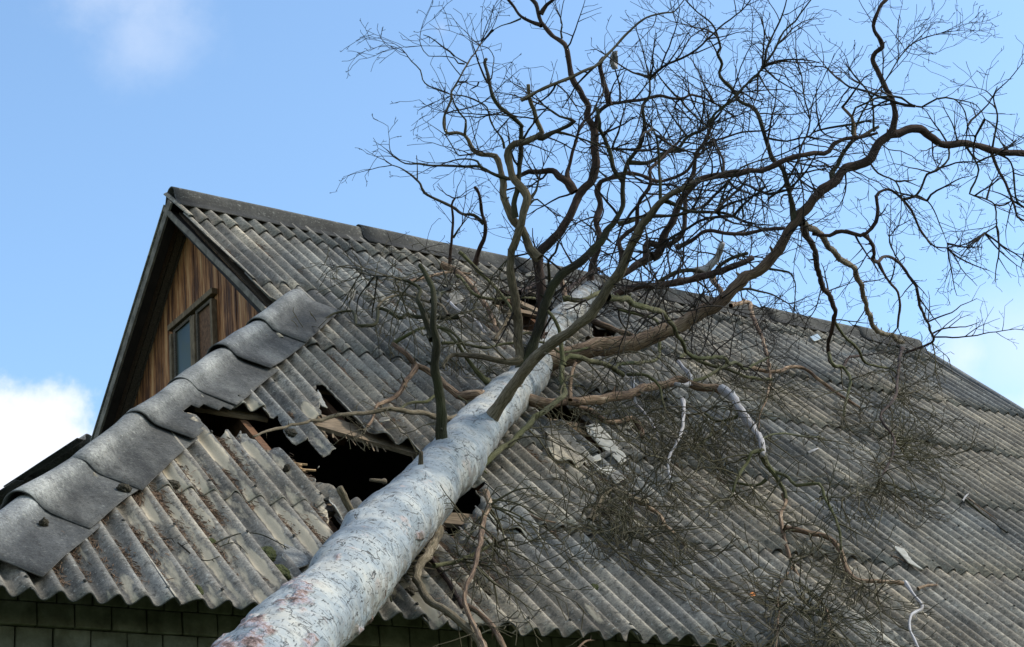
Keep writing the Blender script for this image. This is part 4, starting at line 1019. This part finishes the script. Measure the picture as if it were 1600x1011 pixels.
# drooping crown twigs over the roof, growing from the branches that lie there
ZONES = [((700, 775), (830, 900), 16, 1.1), ((790, 700), (1000, 850), 24, 1.0), ((950, 640), (1200, 830), 35, .9), ((1080, 600), (1230, 760), 16, .8), ((1230, 760), (1400, 990), 31, .8),
         ((1200, 860), (1330, 1005), 18, .7), ((1380, 560), (1560, 720), 26, .7), ((1300, 620), (1500, 800), 22, .7), ((640, 400), (790, 540), 26, .6), ((560, 400), (650, 470), 8, .5), ((800, 640), (940, 760), 8, .7), ((600, 560), (740, 640), 8, .5),
         ((880, 560), (1080, 660), 11, .7), ((1400, 540), (1600, 640), 8, .9)]
zg = random.Random(5)
T1 = mass.setdefault((next(l['idx'] for l in limbs if l['mt'] == 'g' and l['pts'][0][0] == 728), True), Tubes())
for (x0, y0), (x1, y1), cnt, L0 in ZONES:
    for _ in range(cnt):
        x, y = zg.uniform(x0, x1), zg.uniform(y0, y1)
        b = nearest(x, y)
        if b[3] < 0: continue
        p = at(b[0], b[1], b[2]); tgt = pxn(x + zg.uniform(-30, 30), y + zg.uniform(-20, 50), zg.uniform(.05, .4)); e = (tgt - p)
        if e.length < .08: e = Vector((zg.gauss(0, 1), zg.gauss(0, 1), -.3))
        ln = min(1.5, max(.4, e.length * zg.uniform(.8, 1.3))) * L0
        key = (root_of(limbs[b[3]])['idx'], True); T1 = mass.setdefault(key, Tubes())
        twig(T1, p, e, ln, zg.uniform(.005, .009), zg.choice((2, 2, 3)), zg, -.03, True)
SKYZ = [((880, 60), (1250, 400), 90, 1.), ((1250, 150), (1600, 520), 60, .9), ((700, 60), (880, 330), 14, .8), ((950, 150), (1150, 420), 45, .9), ((780, 395), (1180, 500), 120, .75)]
for (x0, y0), (x1, y1), cnt, L0 in SKYZ:
    for _ in range(cnt):
        x, y = zg.uniform(x0, x1), zg.uniform(y0, y1); b = nearest(x, y)
        if b[3] < 0: continue
        p = at(b[0], b[1], b[2]); tgt = at(x + zg.uniform(-40, 40), y + zg.uniform(-50, 30), b[2] + zg.uniform(-.3, .3)); e = tgt - p
        if e.length < .1: e = Vector((zg.gauss(0, 1), zg.gauss(0, 1), .5))
        T1 = mass.setdefault((root_of(limbs[b[3]])['idx'], False), Tubes())
        twig(T1, p, e, min(1.3, max(.5, e.length * 1.2)) * L0, zg.uniform(.007, .012), zg.choice((2, 3)), zg, .01, True)
for (ri, roofy), T in mass.items():
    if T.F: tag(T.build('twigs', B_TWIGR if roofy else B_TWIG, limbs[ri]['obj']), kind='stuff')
print('LIMBS', len(tops), len(limbs), 'twig faces', NT, sum(len(T.F) for T in mass.values()))
# stubs of snapped branches on the trunk
def stub(x0, y0, x1, y1, w0, w1, mat, n=.0, curve=0):
    b = min((q for q in limb_pts if q[3] == -1), key=lambda q: (q[0] - x0) ** 2 + (q[1] - y0) ** 2)
    off = min(math.hypot(b[0] - x0, b[1] - y0) / FPX * b[2], b[4] * .97); d0 = b[2] - math.sqrt(b[4] ** 2 - off ** 2) + .03
    P = [at(x0, y0, d0 + .08), at(x0, y0, d0), at((x0 + x1) / 2 + curve, (y0 + y1) / 2, d0 - .03), at(x1, y1, d0 - .06)]; Q, tt = catmull(P, .03)
    t = Tubes(); t.tube(Q, [rad(q, w0 + (w1 - w0) * f) for q, f in zip(Q, tt)], 10, rough=.35, seed=x0); return t.build('stub', mat, trunk)
stub(650, 751, 658, 706, 11, 8, B_TAN, curve=3); stub(618, 808, 631, 789, 10, 3, B_DARK); stub(549, 800, 530, 762, 15, 11, B_TAN); stub(600, 752, 578, 750, 9, 4, B_TAN)
stub(607, 925, 612, 940, 5, 3, B_DARK); stub(758, 690, 765, 676, 7, 5, B_DARK)

# ---------------------------------------------------------------- loose things on the roof
def roofpt(x, y, n): return pxn(x, y, n)
def flat_piece(name, pts, n, mat, label, cat, group=None, thick=.008, wavy=False, tiltv=(0, 0)):
    """a broken flat or wavy shard lying on the sheets"""
    Q = [xs(x, y, n) for x, y in pts]; Q = [tuple(q) for q in jag(Q, .03, .005, int(pts[0][0]))]
    x0, x1 = min(q[0] for q in Q), max(q[0] for q in Q); s0, s1 = min(q[1] for q in Q), max(q[1] for q in Q)
    V = [Vector(q) for q in Q]; E = [(i, (i + 1) % len(Q)) for i in range(len(Q))]; k = 14
    for i in range(k + 1):
        for j in range(k + 1):
            p = (x0 + (x1 - x0) * i / k, s0 + (s1 - s0) * j / k)
            if inpoly(p, Q): V.append(Vector(p))
    res = geometry.delaunay_2d_cdt(V, E, [], 1, 1e-5); P2 = res[0]
    cx, cs = (x0 + x1) / 2, (s0 + s1) / 2; org = S(cx, cs, n); VV = []
    for v in P2:
        h = n + (AMP * -prof(v[0]) if wavy else 0) + (v[0] - cx) * tiltv[0] + (v[1] - cs) * tiltv[1] + noise.noise(Vector((v[0] * 4, v[1] * 4, n))) * .006
        VV.append(S(v[0], v[1], h) - org)
    F = [tuple(f) for f in res[2]]
    me = mesh(name, VV, F); bm = bmesh.new(); bm.from_mesh(me); bmesh.ops.recalc_face_normals(bm, faces=bm.faces)
    if sum(f.normal.dot(NRM) for f in bm.faces) < 0: bmesh.ops.reverse_faces(bm, faces=bm.faces)
    bm.to_mesh(me); bm.free()
    o = link(name, me, [mat, M_RIMB]); o.location = org; tag(o, label, cat, group)
    m = o.modifiers.new('thickness', 'SOLIDIFY'); m.thickness = thick; m.offset = -1; m.material_offset_rim = 1; return o
G = 'broken pieces of roof sheet'
flat_piece('sheet_fragment', [(915, 665), (932, 663), (950, 679), (958, 688), (976, 708), (979, 718), (970, 724), (952, 704), (938, 694), (919, 675)], .06, M_CREAM, 'long pale shard of roof sheet lying right of the trunk below the orange limb', 'roof fragment', G, tiltv=(.1, 0))
flat_piece('sheet_fragment', [(926, 714), (938, 709), (940, 717), (930, 720)], .05, M_CREAM, 'tiny pale chip of roof sheet just below the long pale shard', 'roof fragment', G)
flat_piece('sheet_fragment', [(932, 731), (954, 728), (962, 735), (948, 742)], .05, M_CREAM, 'small pale four-sided shard under the thin branch right of the trunk', 'roof fragment', G)
flat_piece('sheet_fragment', [(952, 738), (966, 735), (975, 748), (962, 756)], .06, M_SHEET, 'small grey shard beside the small pale four-sided shard', 'roof fragment', G)
flat_piece('sheet_fragment', [(444, 849), (462, 856), (482, 868), (482, 881), (460, 889), (441, 868)], .055, M_CAP, 'dark flat shard of roof sheet lying left of the trunk above the eave', 'roof fragment', G)
flat_piece('sheet_fragment', [(1394, 851), (1412, 857), (1424, 874), (1443, 890), (1419, 878)], .075, M_CREAM, 'thin white sliver of sheet at the lower right of the roof', 'roof fragment', G)
flat_piece('sheet_fragment', [(1193, 935), (1210, 918), (1242, 938), (1226, 946)], .06, M_SHEET, 'curved shard of sheet above the green moss patch near the lower right', 'roof fragment', G, wavy=True)
flat_piece('sheet_fragment', [(1266, 526), (1278, 521), (1283, 529), (1272, 533)], .075, simple('bluish_chip', (.2, .26, .3), (.3, .36, .4), 9), 'small bluish chip caught under a sheet edge just below the ridge', 'roof fragment', G)
flat_piece('sheet_fragment', [(512, 766), (530, 772), (560, 800), (548, 812), (524, 800)], .05, M_SHEET, 'wavy broken piece of sheet lying between the big hole and the trunk', 'roof fragment', G, wavy=True, tiltv=(-.15, .1))
flat_piece('sheet_fragment', [(497, 608), (503, 620), (512, 637), (503, 634), (493, 622)], .0, M_CREAM, 'pale torn strip of sheet inside the small triangular hole', 'roof fragment', G)
flat_piece('sheet_fragment', [(850, 672), (884, 670), (908, 692), (935, 716), (900, 724), (856, 706)], .075, M_SHEET, 'displaced grey sheet piece sloping down beside the small hole right of the trunk', 'roof fragment', G, wavy=True, tiltv=(-.12, .08))
flat_piece('sheet_fragment', [(760, 800), (790, 790), (835, 815), (842, 838), (800, 822)], .075, M_SHEET, 'dark lifted piece of sheet right of the trunk above the tangled twigs', 'roof fragment', G, wavy=True, tiltv=(.1, .1))
flat_piece('sheet_fragment', [(780, 497), (800, 508), (812, 524), (800, 530), (775, 515)], .07, M_SHEET, 'rubble piece of sheet below the hole near the ridge', 'roof fragment', G, wavy=True, tiltv=(.2, .1))
leaf = flat_piece('leaf', [(1171, 928), (1176, 925), (1181, 929), (1179, 932), (1173, 932)], .045, simple('orange_leaf', (.35, .10, .02), (.45, .17, .04), 40), 'single bright orange dry leaf on the lower roof', 'leaf', thick=.002)

def moss(x, y, w, h, n, label, mat=M_MOSS, ht=.035, dens=1):
    o_ = roofpt(x, y, n); dep = (o_ - CC).dot(FW); rx = w / FPX * dep * .62; rs = h / FPX * dep * 1.0
    bm = bmesh.new(); bmesh.ops.create_icosphere(bm, subdivisions=5, radius=1)
    for v in bm.verts:
        d = v.co.normalized(); k = 1 + .28 * noise.noise(d * 2.1 + Vector((x, y, 0))) + .16 * noise.noise(d * 8 + Vector((x, 0, 0))) + .07 * noise.noise(d * 24)
        q = d * k; v.co = Vector((1, 0, 0)) * q.x * rx + UPS * q.y * rs + NRM * q.z * ht
    me = bpy.data.meshes.new('moss_clump'); bm.to_mesh(me); bm.free(); me.polygons.foreach_set('use_smooth', [True] * len(me.polygons))
    o = link('moss_clump', me, mat); o.location = o_; tag(o, label, 'moss', 'moss clumps on the roof')
MS = [(311, 927, 17, 20, .0, 'green moss clump in a trough just above the eave at left', M_MOSS), (421, 866, 24, 22, .01, 'round brown-green moss cushion left of the trunk, the upper one of a pair', M_MOSS),
      (442, 896, 26, 24, .01, 'green moss cushion touching the trunk above the eave, the lower one of a pair', M_MOSS), (329, 850, 16, 10, .0, 'small moss clump in a trough under a thin curved stick', M_MOSS),
      (268, 758, 22, 10, .02, 'dark moss cushion in a trough beside the hip tiles', M_MOSSD), (194, 764, 18, 9, .075, 'dark moss lump sitting on the joint of two hip tiles', M_MOSSD),
      (461, 678, 26, 14, .01, 'dark moss cushion on the broken sheet tongue over the hole', M_MOSSD), (930, 921, 16, 9, .0, 'small moss clump in a trough on the lower middle of the roof', M_MOSS),
      (754, 918, 24, 22, .01, 'dark moss lump beside the long hanging branch right of the trunk', M_MOSSD), (800, 929, 22, 12, .0, 'flat dark moss lump right of the hanging branch', M_MOSSD),
      (642, 927, 18, 12, .01, 'dark moss lump at the right foot of the trunk above the eave', M_MOSSD), (700, 935, 20, 16, .01, 'dark moss lump between the two curved branches above the eave', M_MOSSD),
      (1265, 965, 60, 26, .0, 'large olive moss patch under twigs at the bottom right', M_MOSS), (448, 733, 8, 7, .02, 'tiny dark moss tuft near the splintered batten', M_MOSSD),
      (545, 855, 26, 26, .0, 'mossy lump in the broken sheets against the left side of the trunk', M_MOSSD), (68, 818, 12, 6, .07, 'small brown moss spot on the lower hip tile', M_MOSSD)]
for a_ in MS: moss(*a_[:6], mat=a_[6], ht=.03 if a_[2] < 50 else .045)

# pine needles and bark bits gathered in the troughs
lg = random.Random(11); T = Tubes(); mats = Tubes(); patches = []
def litter_run(k, s0, s1, cnt, wide=.035):
    x0 = k * .15
    for _ in range(cnt):
        x = x0 + lg.gauss(0, wide * .55); s = lg.uniform(s0, s1)
        nb = .012 + AMP * -prof(x) + .014 + abs(lg.gauss(0, .010))
        a = lg.gauss(0, .7); ln = lg.uniform(.02, .07)
        d = Vector((math.sin(a), 0, 0)) - UPS * math.cos(a) + NRM * lg.uniform(-.12, .22)
        p = S(x, s, nb); m_ = p + d * ln * .5 + NRM * lg.uniform(-.004, .006); q = p + d * ln
        r = lg.choice((.0012, .0012, .0018, .003))
        T.tube([p, m_, q], [r, r, r * .6], 3, cap=False)
    # mat of debris beneath
    n = max(4, int((s1 - s0) / .025)); V = []; F = []
    for j in range(n + 1):
        s = s0 + (s1 - s0) * j / n; e = max(0., math.sin(PI * j / n)) ** .5
        for i in range(7):
            x = x0 + (i / 6 - .5) * wide * 2 * e * (1 + .5 * noise.noise(Vector((s * 14, k, i))))
            V.append(S(x, s, .015 + AMP * -prof(x) + (.006 + .018 * e * max(0, .5 + noise.noise(Vector((x * 40, s * 30, 0))))) * (1 - abs(i / 3 - 1)) + .001))
    b = len(mats.V); mats.V += V; mats.U += [(0, 0)] * len(V)
    mats.F += [(b + j * 7 + i, b + (j + 1) * 7 + i, b + (j + 1) * 7 + i + 1, b + j * 7 + i + 1) for j in range(n) for i in range(6)]
for k in range(-1, 24):
    for _ in range(5 if k < 14 else 3):
        lo = max(.06, (k * .15 - HX) * 0); hi = min(2.7, (k * .15 - HX) / CP - .5)
        if hi < .3: continue
        s = lg.uniform(lo, hi); ln = lg.uniform(.08, .55)
        x, y, z = topx(S(k * .15, s, 0))
        if k > 9 and s > 1.5 and x > 500: continue
        litter_run(k, s, min(hi + .2, s + ln), int(ln * 260), lg.uniform(.02, .04))
for _ in range(150):
    x, s = lg.uniform(3.0, 11.5), lg.uniform(.1, 6.9); k = round(x / .15); px_, py_, _z = topx(S(x, s, 0))
    litter_run(k, s, s + lg.uniform(.05, .5), int(lg.uniform(8, 40)), lg.uniform(.012, .028))
for _ in range(70):
    px_, py_ = lg.choice(((740, 450), (660, 450), (780, 530), (880, 720), (720, 860), (760, 880), (960, 780), (1080, 800), (620, 650))); px_ += lg.gauss(0, 35); py_ += lg.gauss(0, 25)
    x, s = xs(px_, py_); litter_run(round(x / .15), s, s + lg.uniform(.05, .3), int(lg.uniform(20, 60)), .035)
# drop what hangs over open holes
def inhole(x, s): return any(inpoly((x, s), p) for p in HOLES['all']) or (x < 3.5 and 1.3 < s < 3.3 and any(inpoly((x, s), p) for p in (HOLES['r2'] if s < 2.83 else HOLES['r3'])))
def prune(T_, per):
    F = []
    for f in T_.F:
        v = T_.V[f[0]]
        if not inhole(v.x, v.y * CP + v.z * SP): F.append(f)
    T_.F = F
prune(T, 3); prune(mats, 1)
o = T.build('pine_litter', M_LITTER, None); tag(o, 'brown pine needles and bark crumbs gathered in the troughs of the roof', 'needle litter', kind='stuff')
o = mats.build('litter_bed', M_LITTER, None); tag(o, 'matted dark humus under the needles in the roof troughs', 'humus', kind='stuff')

# loose sticks
def stick(pts, w, n, mat, label, group='loose sticks on the roof'):
    P = [roofpt(x, y, n + .02 * math.sin(i * 2.1)) for i, (x, y) in enumerate(pts)]; org = P[0].copy(); Q, tt = catmull([p - org for p in P], .03); t = Tubes()
    t.tube(Q, [rad(q + org, w * (1 - .5 * f)) for q, f in zip(Q, tt)], 6, rough=.3, seed=int(pts[0][0])); r = random.Random(int(pts[0][0]))
    for i in range(2, len(Q) - 1, 5):
        e = (Q[i + 1] - Q[i - 1]).normalized(); ax = Vector((r.gauss(0, 1), r.gauss(0, 1), r.gauss(0, 1))); ax = (ax - e * ax.dot(e)).normalized()
        t.tube([Q[i], Q[i] + (e + ax).normalized() * .03, Q[i] + (e + ax).normalized() * .05], [.003, .002, .001], 4)
    o = t.build('stick', mat, None); o.location = org; tag(o, label, 'stick', group)
stick([(337, 849), (355, 840), (380, 833), (407, 835), (437, 849), (460, 862)], 2.6, .055, B_DARK, 'longest thin curved stick lying across the sheets left of the trunk')
stick([(344, 854), (362, 848), (375, 853), (387, 866)], 1.8, .05, B_DARK, 'small hooked stick just under the longest curved stick')
stick([(278, 848), (292, 860), (307, 872), (325, 876), (343, 869)], 2.6, .05, B_DARK, 'thin stick with an upturned end above the left eave')
stick([(255, 843), (268, 841), (284, 840)], 2, .05, B_DARK, 'short straight twig lying across a crest beside the upturned stick')
stick([(800, 990), (816, 977), (831, 967), (845, 950)], 3, .07, B_DARK, 'slender stick rising to the right at the eave right of the trunk')
stick([(735, 1003), (752, 990), (778, 980), (800, 976)], 3.5, .09, B_DARK, 'crooked stick poking over the eave beside the hanging branches')
stick([(1497, 771), (1515, 786), (1535, 803), (1573, 832)], 5, .06, B_DARK, 'long dark stick lying down the slope at the right edge of the roof')
stick([(1504, 783), (1509, 775), (1513, 772)], 4, .09, B_GREY, 'short pale curled bark strip on the long dark stick at right')
stick([(1512, 778), (1530, 792), (1558, 812)], 2.5, .07, B_ORANGE, 'thin orange splinter lying along the long dark stick at right')
stick([(1434, 920), (1448, 915), (1465, 914)], 6, .06, B_ORANGE, 'spindle-shaped split wood piece left below the white sliver')
stick([(1262, 708), (1270, 704), (1278, 701)], 5, .06, B_GREY, 'stubby grey wood chip in the middle right of the roof')
stick([(1390, 868), (1404, 872), (1420, 882)], 3, .05, B_ORANGE, 'short reddish twig beside the orange lower branch')
stick([(903, 1013), (915, 1002), (930, 1000)], 4, .0, B_ORANGE, 'orange twig end hanging below the eave at the bottom middle')
stick([(640, 440), (670, 432), (705, 425), (735, 428)], 6, .12, B_ORANGE, 'reddish loose stick lying high on the roof left of the crown')
stick([(700, 470), (718, 486), (742, 500), (760, 520)], 5, .1, B_GREY, 'bleached loose stick left of the hole near the ridge')
stick([(705, 500), (725, 492), (748, 504), (756, 520)], 5, .08, B_GREY, 'curved bleached stick under the bleached straight one near the ridge hole')
stick([(776, 452), (800, 458), (838, 448)], 6, .06, B_RED, 'reddish stick crossing the hole near the ridge')
stick([(820, 800), (846, 812), (880, 818)], 4, .06, B_ORANGE, 'orange stick end among the tangled twigs right of the trunk')
# boards over the upper hole
def plank(a, b, w, th, n0, n1, mat, label):
    A, B = roofpt(*a, n0), roofpt(*b, n1); org = A.lerp(B, .5); mb = MB(); mb.beam(A - org, B - org, NRM, w, th, 6, .004); o = mb.build('plank', mat); o.location = org; tag(o, label, 'plank', 'loose planks in the broken roof')
plank((800, 468), (848, 490), .13, .025, .05, .04, M_BATTEN, 'weathered pale plank lying across the hole near the ridge')
plank((804, 452), (846, 462), .09, .03, .07, .05, M_OLDWOOD, 'dark plank lying just above the pale one at the ridge hole')
plank((888, 666), (915, 680), .1, .03, -.03, -.05, M_NEWWOOD, 'short yellow fresh-split board inside the hole right of the trunk')
# purlin log under the trunk
lt = Tubes(); Pq = [S(2.0, 1.62, -.13), S(2.6, 1.63, -.125), S(3.3, 1.66, -.12), S(4.1, 1.68, -.13)]
Q, tt = catmull(Pq, .06); lt.tube(Q, [.065] * len(Q), 14, rough=.08); lt.build('purlin', M_BATTEN, roof)
# rag or bark scrap caught in the crown
b = nearest(957, 95); o_ = at(959, 94, b[2] - .03); bm = bmesh.new(); bmesh.ops.create_grid(bm, x_segments=14, y_segments=22, size=1)
for v in bm.verts:
    x_, y_ = v.co.x, v.co.y; wv = 1 + .3 * noise.noise(Vector((y_ * 3, 0, 1)))
    v.co = RT * (x_ * .034 * wv * (1 - .35 * abs(y_)) + .012 * y_ * y_) + DN * (-y_ * .075) + FW * (.022 * math.sin(x_ * 3 + y_ * 4) + .015 * noise.noise(Vector((x_ * 3, y_ * 4, 0))))
me = bpy.data.meshes.new('bark_scrap'); bm.to_mesh(me); bm.free(); o = link('bark_scrap', me, simple('mottled_scrap', (.12, .11, .10), (.42, .4, .38), 60)); o.location = o_; m = o.modifiers.new('t', 'SOLIDIFY'); m.thickness = .004
tag(o, 'mottled grey scrap caught in the top branches against the sky', 'bark scrap')

# small chips broken off around the trunk
cg = random.Random(3)
for i in range(26):
    zx, zy, zr = cg.choice(((800, 750, 45), (960, 700, 40), (900, 760, 50), (560, 800, 18), (760, 460, 30), (840, 440, 25), (720, 830, 30), (1010, 520, 30), (640, 640, 20)))
    x_, y_ = zx + cg.gauss(0, zr), zy + cg.gauss(0, zr * .6); w_ = cg.uniform(5, 13); k_ = cg.randint(4, 6); ph = cg.uniform(0, 6)
    q_ = xs(x_, y_)
    if inhole(*q_) or min((math.hypot(b_[0] - x_, b_[1] - y_) - b_[4] / b_[2] * FPX) for b_ in limb_pts if b_[3] == -1) < 12: continue
    flat_piece('sheet_chip', [(x_ + math.cos(ph + 6.28 * j / k_) * w_ * cg.uniform(.6, 1.2), y_ + math.sin(ph + 6.28 * j / k_) * w_ * .6 * cg.uniform(.6, 1.2)) for j in range(k_)], .07, M_SHEET, 'small broken chip of roof sheet lying around the fallen trunk', 'roof chip', 'small chips of broken roof sheet', tiltv=(cg.uniform(-.4, .4), cg.uniform(-.3, .3)))
# splinters sticking out of the torn battens
